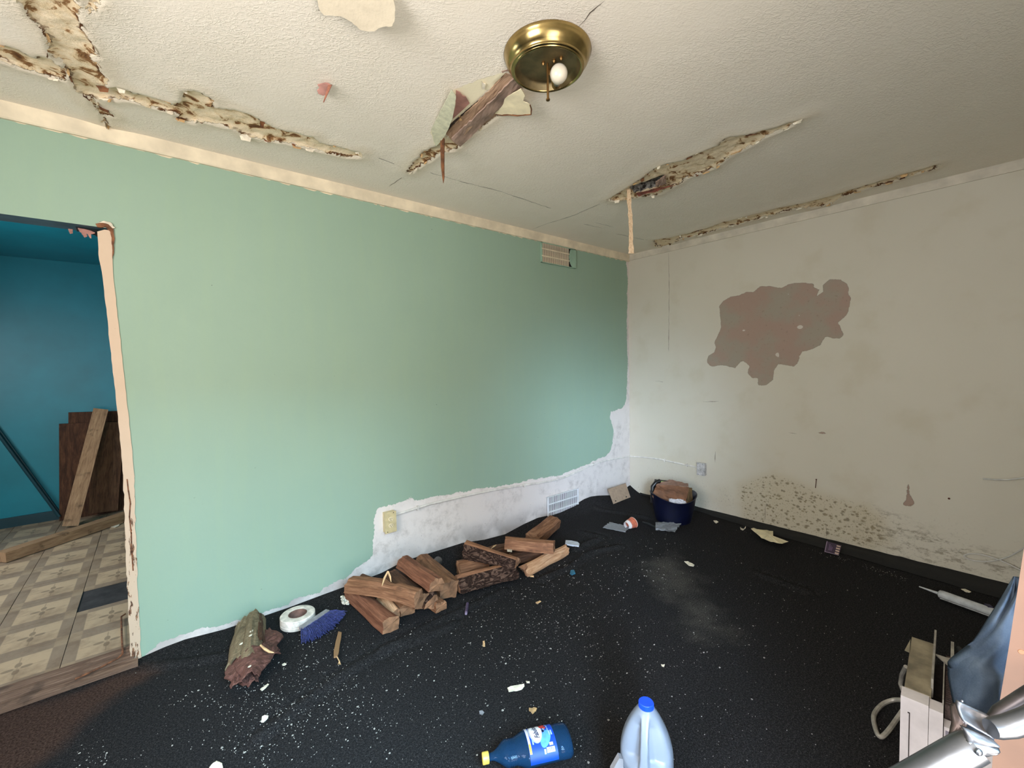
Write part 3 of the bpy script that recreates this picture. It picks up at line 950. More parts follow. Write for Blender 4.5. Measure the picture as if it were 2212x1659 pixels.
tag(o, 'pale stud lying across the patterned kitchen floor', 'board')
q = [P(u, v, z=0.018) for u, v in roughen([(238, 1139), (247, 1133), (259, 1132), (257, 1136), (248, 1140)], 4, .6, 1)]
tag(MB().prism(q, (0, 0, 0.003)).obj('paper_scrap', M['paper_flake']), 'white paper scrap on the kitchen tiles by the doorway', 'scrap')

# ------------------------------------------------------------------ wall vents
M['vent'] = simple('ivory_vent_paint', (222, 206, 180), 0.5, var=0.06, scale=12)
M['ventw'] = simple('white_vent_enamel', (226, 226, 228), 0.45, var=0.05, scale=12)
M['dark'] = simple('dark_recess', (30, 24, 20), 0.9)
M['greenplain'] = simple('green_paint_on_vent', (150, 180, 158), 0.6, var=0.05, scale=9)


def vent(name, label, x0, x1, z0, z1, mat, nsl, rails, cover=0.0):
    t = thing(name, label, 'vent', ((x0 + x1) / 2, 0.0, z0))
    MB().box(((x0 + x1) / 2, -0.002, (z0 + z1) / 2), (x1 - x0, 0.003, z1 - z0)).obj('duct_back', M['dark'], parent=t)
    f = MB()
    w = 0.012
    for c, s_ in (((x0 + w / 2, z0 / 2 + z1 / 2), (w, z1 - z0)), ((x1 - w / 2, z0 / 2 + z1 / 2), (w, z1 - z0)), (((x0 + x1) / 2, z0 + w / 4), (x1 - x0, w / 2)), (((x0 + x1) / 2, z1 - w / 4), (x1 - x0, w / 2))):
        f.box((c[0], -0.007, c[1]), (s_[0], 0.012, s_[1]))
    f.obj('vent_frame', M['greenplain'] if cover else mat, parent=t)
    for q_ in rails:
        MB().box(((x0 + x1 - cover) / 2, -0.011, z0 + (z1 - z0) * q_), (x1 - x0 - cover - 0.01, 0.006, 0.009)).obj('rail', mat, parent=t)
    sl = None
    for k in range(nsl):
        xx = x0 + 0.014 + (x1 - cover - x0 - 0.022) * (k + 0.5) / nsl
        if sl is None:
            sl = MB().box((xx, -0.0095, (z0 + z1) / 2), (0.0046, 0.003, z1 - z0 - 0.008), Matrix.Rotation(0.25, 3, 'Z')).obj('slat', mat, parent=t)
            sx0 = xx
        else:
            o_ = sl.copy()
            COL.objects.link(o_)
            o_.location = sl.location + Vector((xx - sx0, 0, 0))
    if cover:
        c_ = MB()
        pl = [(x1 - cover + 0.004, z1 - 0.03), (x1 - cover - 0.006, z1 - 0.08), (x1 - cover + 0.006, z1 - 0.13), (x1 - cover + 0.03, z0 + 0.006), (x1 + 0.004, z0), (x1 + 0.004, z1 - 0.01), (x1 - cover + 0.012, z1 - 0.012)]
        c_.prism([(a, -0.016, c) for a, c in pl], (0, 0.008, 0))
        c_.obj('painted_over_edge', M['greenplain'], parent=t, label='green paint slopped over the vent edge')
    return t


vent('wall_vent', 'upper slatted vent half overpainted, just under the crown strip', -1.218, -0.80, 2.168, 2.336, M['vent'], 30, (0.33, 0.68), 0.075)
vent('wall_vent', 'lower white slatted vent near the floor behind the firewood', -1.19, -0.80, -0.01, 0.20, M['ventw'], 30, (0.36, 0.68))

# ------------------------------------------------------------------ outlets and conduit
M['ivory'] = simple('ivory_plastic', (208, 190, 146), 0.45, var=0.05, scale=30)
M['ivory_l'] = simple('pale_ivory_plastic', (226, 208, 170), 0.4, var=0.03)
M['slot'] = simple('slot_black', (20, 16, 12), 0.8)
M['grey_pl'] = simple('dirty_white_box', (196, 192, 190), 0.5, var=0.12, scale=40)


def outlet(name, label, c, n, s, hw, hh, mat, two=True):
    """c base on the wall, n wall normal, s sideways"""
    c, n, s = Vector(c), Vector(n), Vector(s)
    up_ = Vector((0, 0, 1))
    R_ = Matrix((s, n, up_)).transposed()
    t = thing(name, label, 'outlet', tuple(c))
    MB().box(c + n * 0.018, (hw * 2 - 0.006, 0.036, hh * 2 - 0.006), R_).obj('box', mat, parent=t)
    MB().box(c + n * 0.0385, (hw * 2, 0.005, hh * 2), R_).obj('cover_plate', mat, parent=t)
    for dz in ((0.021, -0.021) if two else (0.0,)):
        f = MB().lathe([(0.0165, 0), (0.0165, 0.003), (0.015, 0.004), (0.0, 0.004)], c + n * 0.041 + up_ * dz, 24, axis=n, xdir=s, sx=1.0, sy=0.88)
        so = f.obj('socket', M['ivory_l'] if two else M['grey_pl'], parent=t)
        sl = MB()
        for ds in (-0.006, 0.006):
            sl.box(c + n * 0.0452 + up_ * (dz + 0.003) + s * ds, (0.0022, 0.001, 0.008), R_)
        sl.box(c + n * 0.0452 + up_ * (dz - 0.007), (0.004, 0.001, 0.004), R_)
        sl.obj('slot', M['slot'], parent=so)
    for dz in ((hh - 0.008, -hh + 0.008)):
        MB().lathe([(0.003, 0), (0.003, 0.001), (0, 0.0015)], c + n * 0.041 + up_ * dz + s * (0.5 * hw if dz > 0 else -0.6 * hw), 10, axis=n).obj('screw', M['slot'], parent=t)
    return t


outlet('wall_outlet', 'ivory double outlet box at the left end of the conduit', (-2.604, 0, 0.345), (0, -1, 0), (1, 0, 0), 0.038, 0.066, M['ivory'])
outlet('wall_outlet', 'dirty white outlet box on the right-hand off-white wall', (0, -0.765, 0.375), (-1, 0, 0), (0, -1, 0), 0.036, 0.056, M['grey_pl'], False)

M['conduit'] = simple('painted_conduit', (222, 216, 208), 0.5, var=0.06, scale=25)
cd = thing('wall_conduit', 'sagging white cable conduit running along both walls to the outlets', 'conduit', (-1.2, 0, 0.3))
bp = [(-2.57, 0.372), (-2.314, 0.388), (-2.03, 0.384), (-1.8, 0.376), (-1.6, 0.364), (-1.35, 0.344), (-1.137, 0.330), (-0.965, 0.331), (-0.8, 0.352), (-0.65, 0.376), (-0.52, 0.388), (-0.4, 0.389), (-0.235, 0.383), (-0.014, 0.372)]
MB().tube([(a, -0.008, c) for a, c in bp], 0.0085, 8).obj('conduit', M['conduit'], parent=cd, smooth=True)
rp = [(-0.010, 0.372), (-0.1, 0.380), (-0.2, 0.388), (-0.364, 0.394), (-0.5, 0.386), (-0.62, 0.383), (-0.73, 0.378)]
MB().tube([(-0.008, a, c) for a, c in rp], 0.0075, 8).obj('conduit', M['conduit'], parent=cd, smooth=True)
for a in (-2.40, -1.45, -0.58):
    zc_ = float(np.interp(a, [q[0] for q in bp], [q[1] for q in bp]))
    MB().box((a, -0.010, zc_), (0.014, 0.018, 0.028)).obj('clip', M['conduit'], parent=cd)
for a in (-0.40, -0.62):
    zc_ = float(np.interp(-a, [-q[0] for q in rp], [q[1] for q in rp]))
    MB().box((-0.009, a, zc_), (0.016, 0.012, 0.026)).obj('clip', M['conduit'], parent=cd)

# ------------------------------------------------------------------ ceiling lamp
def m_brass(name, a, b_, rough):
    g = G(name, rough, 1.0)
    g.col(g.mix(g.sm(g.noise(16, 4), 0.35, 0.65), lin(a), lin(b_)))
    g.put(g.b.inputs['Roughness'], g.math('ADD', rough, g.math('MULTIPLY', g.noise(28, 3), 0.14)))
    return g.m


M['brass'] = m_brass('polished_brass', (178, 154, 102), (152, 132, 86), 0.14)
M['brass_dull'] = m_brass('tarnished_brass_pan', (150, 132, 96), (124, 112, 84), 0.48)
M['bronze'] = m_brass('dark_brass_rod', (150, 116, 72), (120, 92, 58), 0.35)
g = G('opal_glass_bulb', 0.25, spec=0.5)
g.col(lin((222, 212, 192)))
g.b.inputs['Subsurface Weight'].default_value = 0.2
g.b.inputs['Subsurface Radius'].default_value = (0.01, 0.01, 0.01)
M['bulb'] = g.m
LX, LY = -2.632, -1.530
lm = thing('ceiling_lamp', 'round brass ceiling lamp without its shade, bare bulb and rod', 'ceiling lamp', (LX, LY, ZC - 0.15))
dn = (0, 0, -1)
prof = [(0.143, -0.004), (0.150, 0.000), (0.151, 0.005), (0.148, 0.010), (0.146, 0.018), (0.141, 0.029), (0.133, 0.040), (0.126, 0.046), (0.1255, 0.049), (0.1265, 0.052), (0.124, 0.055), (0.1215, 0.0545), (0.120, 0.057), (0.1185, 0.0595),
        (0.1155, 0.060), (0.113, 0.0585), (0.1115, 0.056)]
MB().lathe(prof, (LX, LY, ZC), 72, axis=dn).obj('canopy', M['brass'], parent=lm, smooth='all')
MB().lathe([(0.1115, 0.056), (0.109, 0.050), (0.104, 0.040), (0.100, 0.036), (0.097, 0.0345), (0.093, 0.034), (0.0, 0.034)], (LX, LY, ZC), 72, axis=dn).obj('pan', M['brass_dull'], parent=lm, smooth='all')
MB().tube([(LX, LY, ZC - 0.034), (LX + 0.002, LY + 0.002, ZC - 0.155)], 0.0042, 10).obj('threaded_rod', M['bronze'], parent=lm)
MB().lathe([(0.007, 0), (0.007, 0.005), (0.0, 0.006)], (LX + 0.002, LY + 0.002, ZC - 0.151), 8, axis=dn).obj('rod_nut', M['bronze'], parent=lm)
for dx, dy in ((-0.010, 0.004), (0.02, -0.052), (0.01, -0.028)):
    MB().lathe([(0.006, 0), (0.0055, 0.005), (0.002, 0.010), (0, 0.011)], (LX + dx - 0.006, LY + dy, ZC - 0.034), 10, axis=dn).obj('screw', M['bronze'], parent=lm)
bc = P(1207, 160, z=ZC - 0.075)
bb = P(1197, 203, z=ZC - 0.060)
ax_ = (bc - bb).normalized()
neck = bc - ax_ * 0.052
bprof = [(0.0, -0.072), (0.0125, -0.072), (0.0132, -0.046), (0.0155, -0.040), (0.022, -0.026), (0.0275, -0.012), (0.030, 0.0), (0.0295, 0.008), (0.0265, 0.017), (0.020, 0.0245), (0.011, 0.0285), (0.0, 0.030)]
MB().lathe(bprof[2:], bc, 28, axis=ax_).obj('bulb', M['bulb'], parent=lm, smooth='all')
MB().lathe([(0.012, -0.074), (0.0128, -0.07), (0.0128, -0.043), (0.016, -0.039)], bc, 20, axis=ax_).obj('bulb_base', m_brass('grey_bulb_base', (150, 146, 138), (130, 126, 118), 0.35), parent=lm, smooth=True)
sb = bc - ax_ * 0.066
MB().tube([sb - ax_ * 0.008, sb, Vector((sb.x * .5 + LX * .5, sb.y * .5 + LY * .5, ZC - 0.05)), Vector((LX + 0.03, LY + 0.02, ZC - 0.036))], [0.016, 0.016, 0.010, 0.010], 12).obj('socket', M['bronze'], parent=lm, smooth=True)

# ------------------------------------------------------------------ torn ceiling pieces
M['cream_tear'] = simple('cream_torn_paper', (236, 222, 186), 0.8, var=0.06, scale=14)
M['lath'] = m_wood('stained_board_facing', (96, 70, 52), (168, 136, 110), (206, 178, 148), stains=0.7)
M['pinktan'] = simple('pinkish_board_paper', (168, 140, 124), 0.85, var=0.14, scale=10, bump=0.3, bscale=40)


def ceil_piece(name, poly, mat, drop0=0.004, thick=0.003, fold=None, label=None, seed=0, step=5, amp=0.8):
    """torn sheet hanging from the ceiling; fold: function pixel -> drop in m"""
    rp = roughen(poly, step, amp, seed)
    q = [P(u, v, z=ZC - (fold(u, v) if fold else drop0)) for u, v in rp]
    b2 = MB()
    n_ = len(q)
    c_ = sum(q, Vector()) / n_
    top = [p + Vector((0, 0, thick)) for p in q]
    # fan so that folded sheets stay clean
    b2.add(q + [c_] + top + [c_ + Vector((0, 0, thick))],
           [(n_, i, (i + 1) % n_) for i in range(n_)] + [(2 * n_ + 1, n_ + 1 + (i + 1) % n_, n_ + 1 + i) for i in range(n_)] + [(i, n_ + 1 + i, n_ + 1 + (i + 1) % n_, (i + 1) % n_) for i in range(n_)])
    return b2.obj(name, mat, parent=ceil, label=label)


# long strip of facing torn loose beside the lamp: two folded faces
def strip_sheet(name, a0, a1, b0, b1, da0, da1, db0, db1, mat, seed, label=None):
    A0, A1 = P(*a0, z=ZC - da0), P(*a1, z=ZC - da1)
    B0, B1 = P(*b0, z=ZC - db0), P(*b1, z=ZC - db1)

    def fn(s_, t_):
        p = A0.lerp(A1, s_).lerp(B0.lerp(B1, s_), t_)
        k = mn.noise((s_ * 5 + seed, t_ * 2, 0.3)) * 0.006 + mn.noise((s_ * 17 + seed, t_ * 6, 1.3)) * 0.003
        e_ = (1 if t_ in (0, 1) else 0.2) * 0.006 * mn.noise((s_ * 23, t_ * 9 + seed, 7))
        return p + Vector((e_, e_, k))
    return MB().gridsheet(fn, 24, 6, (0, 0, 0.006)).obj(name, mat, parent=ceil, uv=True, label=label)


strip_sheet('torn_facing', (1094, 160), (962, 288), (1111, 172), (984, 312), 0.010, 0.012, 0.020, 0.024, M['lath'], 2, 'stained strip of board facing torn down beside the lamp')
strip_sheet('torn_facing', (1110, 171), (975, 301), (1128, 190), (994, 318), 0.030, 0.030, 0.012, 0.018, M['pinktan'], 5)
strip_sheet('torn_facing', (1066, 236), (995, 290), (1072, 250), (1000, 304), 0.018, 0.020, 0.005, 0.006, M['lath'], 9)
strip_sheet('dark_batten', (1034, 216), (962, 280), (1040, 226), (968, 292), 0.006, 0.006, 0.006, 0.006, simple('charred_batten', (62, 48, 40), 0.9, var=.3, scale=30), 4)
ceil_piece('torn_paper_flap', [(1126, 192), (1134, 207), (1130, 219), (1144, 226), (1147, 246), (1128, 248), (1100, 247), (1068, 248), (1067, 237), (1092, 212)], M['cream_tear'],
           fold=lambda u, v: 0.006 + 0.045 * max(0, (u - 1068) / 80), label='cream torn paper flap curling beside the lamp', seed=4, amp=1.0)
MB().tube([P(u, v, z=ZC - 0.006 - 0.045 * (u - 1068) / 80) for u, v in [(1070, 247), (1085, 249), (1100, 248), (1118, 250), (1135, 248), (1147, 247), (1148, 236), (1145, 227)]], 0.0028, 6).obj('mouldy_edge', M['brown_flake'], parent=ceil)
ceil_piece('pink_plaster_back', [(985, 196), (993, 200), (999, 207), (1006, 210), (1014, 224), (996, 241), (978, 257), (980, 245), (984, 228)], M['pink_flake'], 0.010, label='pinkish triangle of bare board back beside the lamp tear', seed=6, amp=0.5)
ceil_piece('torn_paper_flap', [(976, 194), (958, 228), (932, 280), (936, 300), (942, 316), (952, 306), (962, 292), (972, 270), (978, 254), (983, 228), (985, 208)], simple('grey_green_paper', (206, 204, 176), 0.85, var=0.06, scale=50, bump=0.3, bscale=90),
           fold=lambda u, v: 0.004 + 0.035 * max(0, min(1, (u - 930) / 55)), label='greyish paper flap lifting off the ceiling', seed=8, amp=0.6)
ceil_piece('torn_paper_scrap', [(1040, 176), (1044, 180), (1049, 182), (1047, 193), (1042, 193)], M['paper_flake'], 0.012, seed=3, step=3)
ceil_piece('torn_facing', [(1083, 154), (1098, 149), (1101, 153), (1087, 160)], M['pinktan'], 0.006, seed=5, step=4)
# hanging brown splinter
a = P(956, 300, z=ZC - 0.008)
hs = [a, a + Vector((0.0, 0.004, -0.06)), a + Vector((-0.002, 0.002, -0.13)), a + Vector((-0.001, 0, -0.175)), a + Vector((-0.002, 0, -0.205))]
MB().tube(hs, [0.011, 0.010, 0.0085, 0.006, 0.001], 6).obj('hanging_splinter', M['brown_flake'], parent=ceil, label='brown splinter hanging from the tear by the lamp')
# long hanging strip of tape near the corner
a = P(1361, 409, z=ZC)


def tape_fn(s_, t_):
    w = 0.030 * (0.8 + 0.25 * mn.noise((t_ * 9, 2, 0))) + (0.012 if t_ > 0.9 else 0)
    dx = CR * ((s_ - 0.5) * w + 0.006 * mn.noise((t_ * 14, s_, 5)))
    return a + dx + Vector((0.010 * math.sin(t_ * 5), 0.012 * math.sin(t_ * 4 + 1), 0.004 - 0.40 * t_ + 0.006 * mn.noise((s_ * 9, t_ * 3, 1))))


MB().gridsheet(tape_fn, 3, 26, tuple(CF * 0.003)).obj('hanging_tape_strip', m_wood('frayed_drywall_tape', (176, 134, 96), (222, 194, 158), (236, 214, 184), scale=0.5), parent=ceil, uv=True, label='long frayed strip of joint tape hanging near the corner')
# reddish curled lip at the hole
strip_sheet('curled_lip', (1374, 419), (1453, 401), (1380, 424), (1446, 405), 0.004, 0.004, 0.028, 0.022, simple('reddish_wet_paper', (132, 76, 58), 0.8, var=.2, scale=20), 3)
strip_sheet('torn_paper_scrap', (1416, 394), (1437, 380), (1416, 404), (1439, 398), 0.016, 0.010, 0.02, 0.016, M['pinktan'], 6)
# loose rounded sheet at the top edge of the photo
ceil_piece('loose_ceiling_paper', [(690, 21), (700, 33), (718, 34), (736, 35), (748, 41), (760, 48), (770, 56), (776, 63), (790, 67), (809, 68), (818, 61), (828, 58), (847, 57), (853, 40), (854, 20), (850, 0), (840, -25), (760, -40), (700, -20), (685, 0)],
           simple('cream_loose_paper', (206, 194, 170), 0.8, var=0.04, scale=12, bump=0.5, bscale=70), fold=lambda u, v: 0.006 + 0.05 * max(0, (v + 40) / 110), label='large loose rounded sheet of ceiling paper near the lamp', seed=12, amp=0.9, step=6)
# small pink curl
ceil_piece('paper_curl', [(686, 184), (690, 189), (685, 196), (688, 203), (698, 207), (707, 203), (712, 194), (713, 183), (707, 180), (697, 181)], M['pink_flake'], fold=lambda u, v: 0.006 + 0.02 * max(0, (v - 180) / 27), label='small pinkish paper curl hanging from the ceiling', seed=2, step=4)
a = P(713, 183, z=ZC - 0.008)
MB().gridsheet(lambda s_, t_: a + CR * (0.014 * (s_ - 0.5) * (1 - t_ * 0.8) - 0.012 * t_) + CU * (-0.085 * t_) - CF * (0.03 * t_), 2, 8, tuple(CF * 0.002)).obj('paper_curl', simple('rust_paper', (160, 104, 84), .8, var=.15), parent=ceil)

# curled chips along the torn seams
edges = []
for poly, dens in ((PEEL[0], 0.045), (PEEL[1], 0.06), (PEEL[2], 0.05), (PEEL[3], 0.07), (PEEL[4], 0.09)):
    for i in range(len(poly)):
        p_, q_ = Vector((*poly[i], 0)), Vector((*poly[(i + 1) % len(poly)], 0))
        L = (q_ - p_).length
        k = int(L / dens + rnd.random())
        for _ in range(k):
            edges.append((p_.lerp(q_, rnd.random()), (q_ - p_).normalized()))
rnd.shuffle(edges)
for e_, (p_, d_) in enumerate(edges[:150]):
    if p_.y > -0.03 or p_.x > -0.04:
        continue
    w, l_ = rnd.uniform(0.006, 0.022), rnd.uniform(0.012, 0.055)
    ang = rnd.uniform(0.1, 1.3)
    side = Vector((-d_.y, d_.x, 0)) * rnd.choice((-1, 1))
    z0 = ZC - 0.002
    base = Vector((p_.x, p_.y, z0))
    ph = rnd.uniform(0, 9)

    def chip(s_, t_, base=base, d_=d_, side=side, w=w, l_=l_, ang=ang, ph=ph):
        wd = w * (1 - 0.5 * t_) * (1 + 0.3 * mn.noise((s_ * 3, t_ * 3, ph)))
        return base + d_ * ((s_ - 0.5) * l_ * (1 - 0.35 * t_) + 0.004 * mn.noise((t_ * 4, ph, s_ * 6))) + side * (wd * t_) + Vector((0, 0, -math.sin(ang) * w * t_ * t_ * 1.1 + 0.003 * mn.noise((s_ * 4, ph, t_))))
    MB().gridsheet(chip, 4, 2, (0, 0, 0.0016)).obj('paint_chip', rnd.choice((M['paper_flake'], M['paper_flake'], M['tan_flake'], M['tan_flake'], M['brown_flake'])), parent=ceil, recalc=False)

# ------------------------------------------------------------------ firewood
M['split'] = m_wood('split_firewood_face', (84, 54, 36), (126, 86, 60), (160, 116, 86), stains=0.35)
M['split_red'] = m_wood('reddish_split_firewood', (82, 48, 34), (120, 76, 55), (146, 98, 74), stains=0.35)
M['split_dark'] = m_wood('dark_split_firewood', (50, 32, 22), (84, 56, 40), (116, 80, 58), stains=0.4)
M['split_pale'] = m_wood('pale_split_firewood', (148, 104, 72), (194, 148, 110), (220, 182, 146), stains=0.2)
M['grey_wood'] = m_wood('weathered_grey_slab', (84, 72, 54), (122, 106, 82), (150, 134, 106), stains=0.4)
M['endgrain'] = simple('firewood_end_grain', (148, 106, 76), 0.85, var=0.13, scale=26, bump=0.4, bscale=160)


def m_bark():
    g = G('rough_bark', 0.95, spec=0.15)
    uv = g.n('UVMap').outputs[0]
    n = g.noise(1.0, 5, 0.7, v=g.mp(uv, scale=(30, 62, 1)), dist=1.2)
    v = g.math('ABSOLUTE', g.math('SUBTRACT', g.noise(1.0, 3, 0.6, v=g.mp(uv, scale=(17, 44, 1)), dist=0.8), 0.5))
    f_ = g.math('ADD', g.math('MULTIPLY', g.sm(v, 0.0, 0.10), 0.45), g.math('MULTIPLY', n, 0.55))
    g.col(g.ramp(f_, [(0.26, (40, 28, 23)), (0.5, (68, 49, 41)), (0.68, (86, 65, 55)), (0.82, (116, 92, 78))]))
    g.nrm(g.bump(f_, 1.0, 0.012))
    return g.m


M['bark'] = m_bark()

SHAPES = {
    'wedge': [(-.5, -.42), (.5, -.46), (.52, -.2), (.12, .5), (-.12, .46), (-.5, -.1)],
    'slab': [(-.5, -.5), (.5, -.5), (.52, .3), (.3, .5), (-.34, .46), (-.52, .2)],
    'quarter': [(-.5, -.5), (.46, -.5), (.5, -.1), (.3, .3), (-.05, .5), (-.5, .42)],
    'half': [(-.5, -.4), (.5, -.4), (.46, .1), (.22, .42), (-.22, .44), (-.46, .12)],
}


def log(label, p0, p1, w, h, shape, roll, mat, bark=None, seed=0, group=None, taper=1.0, name='firewood_log', bend=0.0, notch=None, ragged=0.012):
    p0, p1 = Vector(p0), Vector(p1)
    w, h = w * 0.9, h * 0.92
    d = (p1 - p0).normalized()
    L = (p1 - p0).length
    a = d.cross(Vector((0, 0, 1))).normalized()
    c = a.cross(d).normalized()
    cr_, sr = math.cos(roll), math.sin(roll)
    A_, C_ = a * cr_ + c * sr, c * cr_ - a * sr
    poly = SHAPES[shape]
    pr = []
    for i in range(len(poly)):
        x0, y0 = poly[i]
        x1, y1 = poly[(i + 1) % len(poly)]
        for k in range(4):
            pr.append((x0 + (x1 - x0) * k / 4, y0 + (y1 - y0) * k / 4))
    m_, n = len(pr), 14
    vs, uv = [], []
    acc = 0
    for i in range(n + 1):
        t = i / n
        sc = 1 + (taper - 1) * t
        off = C_ * (bend * math.sin(math.pi * t)) + A_ * (0.005 * mn.noise((t * 3, seed, 2)))
        for k, (x_, y_) in enumerate(pr):
            g1 = mn.noise((x_ * 5 + seed, y_ * 5, t * 1.2)) * 0.16 + mn.noise((x_ * 16, y_ * 16 + seed, t * 4)) * 0.06
            q = 1 + g1
            if notch and abs(t - notch[0]) < notch[1] and y_ > 0.1:
                q *= 0.72
            end = ragged * mn.noise((x_ * 4, y_ * 4, seed + (5 if t > .5 else 0))) if i in (0, n) else 0.004 * mn.noise((t * 20, k, seed))
            vs.append(p0 + d * (L * t + end) + off + A_ * (x_ * w * sc * q) + C_ * (y_ * h * sc * q))
            uv.append((L * t + seed * 1.7, k / m_ * 0.36))
    fs = [(i * m_ + k, i * m_ + (k + 1) % m_, (i + 1) * m_ + (k + 1) % m_, (i + 1) * m_ + k) for i in range(n) for k in range(m_)]
    root = thing(name, label, 'firewood', tuple((p0 + p1) / 2 - Vector((0, 0, h / 2))), group)
    MB().add(vs, fs, uv).obj('wood', mat, parent=root, uv=True, smooth=True)
    for e, i0 in ((0, 0), (1, n * m_)):
        cen = sum((vs[i0 + k] for k in range(m_)), Vector()) / m_ + d * (0.004 if e else -0.004)
        MB().add([vs[i0 + k] for k in range(m_)] + [cen], [(k, (k + 1) % m_, m_) for k in range(m_)]).obj('end_grain', M['endgrain'], parent=root)
    if bark:
        k0, k1 = bark
        nb, kk = 26, 10
        out, inner, uvs = [], [], []
        for i in range(nb + 1):
            t = i / nb
            for j in range(kk + 1):
                kf = (k0 + (k1 - k0) * j / kk) % m_
                ka = int(kf)
                fr = kf - ka
                ii = min(n - 1, int(t * n))
                ft = t * n - ii
                q0 = vs[ii * m_ + ka].lerp(vs[ii * m_ + (ka + 1) % m_], fr)
                q1 = vs[(ii + 1) * m_ + ka].lerp(vs[(ii + 1) * m_ + (ka + 1) % m_], fr)
                q = q0.lerp(q1, ft)
                ax0 = p0 + d * ((q - p0).dot(d))
                o_ = (q - ax0).normalized()
                b_ = 0.006 + 0.007 * abs(mn.noise((t * 16 + seed, j * 0.9, 1))) + 0.004 * mn.noise((t * 40, j * 2.1, seed))
                if j in (0, kk) or i in (0, nb):
                    b_ = 0.001
                out.append(q + o_ * b_)
                uvs.append((L * t + seed, j / kk * 0.14))
        fsb = [(i * (kk + 1) + j, i * (kk + 1) + j + 1, (i + 1) * (kk + 1) + j + 1, (i + 1) * (kk + 1) + j) for i in range(nb) for j in range(kk)]
        MB().add(out, fsb, uvs).obj('bark', M['bark'], parent=root, uv=True)
    return root


GL, GR_ = 'firewood in the left heap', 'firewood in the right heap'


def pz(u, v, z):
    return P(u, v, z=z)


# right heap
log('long bark-covered log lying in front of the right heap', pz(987, 1261, .058), pz(1113, 1228, .062), 0.105, 0.105, 'wedge', 0.25, M['split'], (2.5, 11), 1, GR_)
log('wedge log with shaggy dark bark on its side, topmost left of the right heap', pz(1008, 1182, .150), pz(1118, 1214, .128), 0.125, 0.10, 'wedge', -0.25, M['split'], (2.0, 11.5), 2, GR_, taper=0.62)
log('short pale-ended log under the dark bark wedge', pz(990, 1227, .056), pz(1052, 1215, .050), 0.09, 0.09, 'quarter', 0.2, M['split'], None, 3, GR_)
log('smooth light-brown log lying crosswise atop the right heap', pz(1093, 1172, .135), pz(1197, 1180, .130), 0.10, 0.085, 'slab', 0.25, M['split'], None, 4, GR_)
log('light brown log farthest right, propped toward the lower wall vent', pz(1150, 1164, .055), pz(1197, 1126, .075), 0.12, 0.095, 'slab', -0.15, M['split'], None, 5, GR_)
log('long splintered log at the right front with a pale raw end', pz(1133, 1229, .045), pz(1222, 1184, .045), 0.085, 0.08, 'wedge', -0.3, M['split_pale'], None, 6, GR_, taper=0.85, ragged=0.03)
log('small log half hidden in the middle of the right heap', pz(1060, 1196, .060), pz(1100, 1184, .060), 0.09, 0.08, 'quarter', 0.1, M['split_dark'], None, 7, GR_)
log('short log supporting the crosswise light-brown log', pz(1105, 1207, .045), pz(1165, 1193, .045), 0.09, 0.085, 'quarter', 0.4, M['split_dark'], None, 8, GR_)
# left heap
log('long reddish-brown board-like log at the front of the left heap', pz(759, 1276, .050), pz(845, 1349, .040), 0.085, 0.07, 'slab', 0.12, M['split_red'], None, 11, GL, taper=1.15)
log('broad notched log lying across the top of the left heap', pz(756, 1262, .125), pz(905, 1290, .128), 0.10, 0.09, 'half', 0.12, M['split'], None, 12, GL, notch=(0.62, 0.06), bend=0.012)
log('smooth round-ended log highest in the left heap', pz(873, 1213, .165), pz(944, 1264, .160), 0.105, 0.085, 'half', 0.25, M['split_red'], None, 13, GL)
log('brown log at the right side of the left heap', pz(909, 1213, .065), pz(970, 1272, .062), 0.115, 0.11, 'quarter', 0.25, M['split'], None, 14, GL)
log('short split piece poking out beneath the notched log, nearest the long board', pz(826, 1288, .045), pz(856, 1326, .04), 0.055, 0.06, 'wedge', 0.5, M['split_pale'], None, 15, GL)
log('stubby log end under the middle of the notched log', pz(846, 1281, .045), pz(882, 1314, .042), 0.095, 0.075, 'slab', 0.1, M['split'], None, 16, GL)
log('log with a pale cut end right of the notched log', pz(848, 1244, .085), pz(912, 1298, .075), 0.095, 0.09, 'quarter', 0.3, M['split_dark'], None, 17, GL)
log('dark shaggy log below the round-ended log', pz(866, 1236, .070), pz(936, 1300, .062), 0.085, 0.09, 'wedge', 0.4, M['split_dark'], (8, 18), 18, GL)
log('small block-ended log at the bottom right of the left heap', pz(905, 1276, .034), pz(953, 1310, .032), 0.075, 0.055, 'slab', 0.0, M['split'], None, 19, GL)
log('thin dark split piece at the back left of the left heap', pz(782, 1248, .06), pz(828, 1264, .10), 0.05, 0.05, 'wedge', 0.3, M['split_dark'], None, 20, GL)
# splinters
M['pale_splinter'] = simple('pale_splinter', (224, 184, 136), 0.8, var=0.1, scale=40)
sp = thing('wood_splinter', 'forked pale splinter sticking up from the left heap', 'splinter', tuple(pz(825, 1262, .17)))
MB().tube([pz(825, 1266, .18), pz(830, 1250, .20), pz(838, 1234, .225)], [0.002, 0.0065, 0.005], 5).obj('splinter', M['pale_splinter'], parent=sp)
MB().tube([pz(838, 1234, .225), pz(843, 1246, .20), pz(845, 1257, .185)], [0.005, 0.0055, 0.0015], 5).obj('splinter', M['pale_splinter'], parent=sp)
tag(MB().tube([pz(1061, 1185, .12), pz(1067, 1180, .125), pz(1072, 1177, .13)], [0.002, 0.005, 0.002], 5).obj('wood_splinter', M['pale_splinter']), 'small pale splinter on the right heap', 'splinter')
tag(MB().prism([pz(u, v, .11) for u, v in roughen([(1095, 1173), (1099, 1178), (1107, 1184), (1106, 1193), (1096, 1192)], 4, .6, 3)], CU * 0.002).obj('paper_scrap', M['paper_flake']), 'torn greyish paper scrap tucked in the right heap', 'scrap')
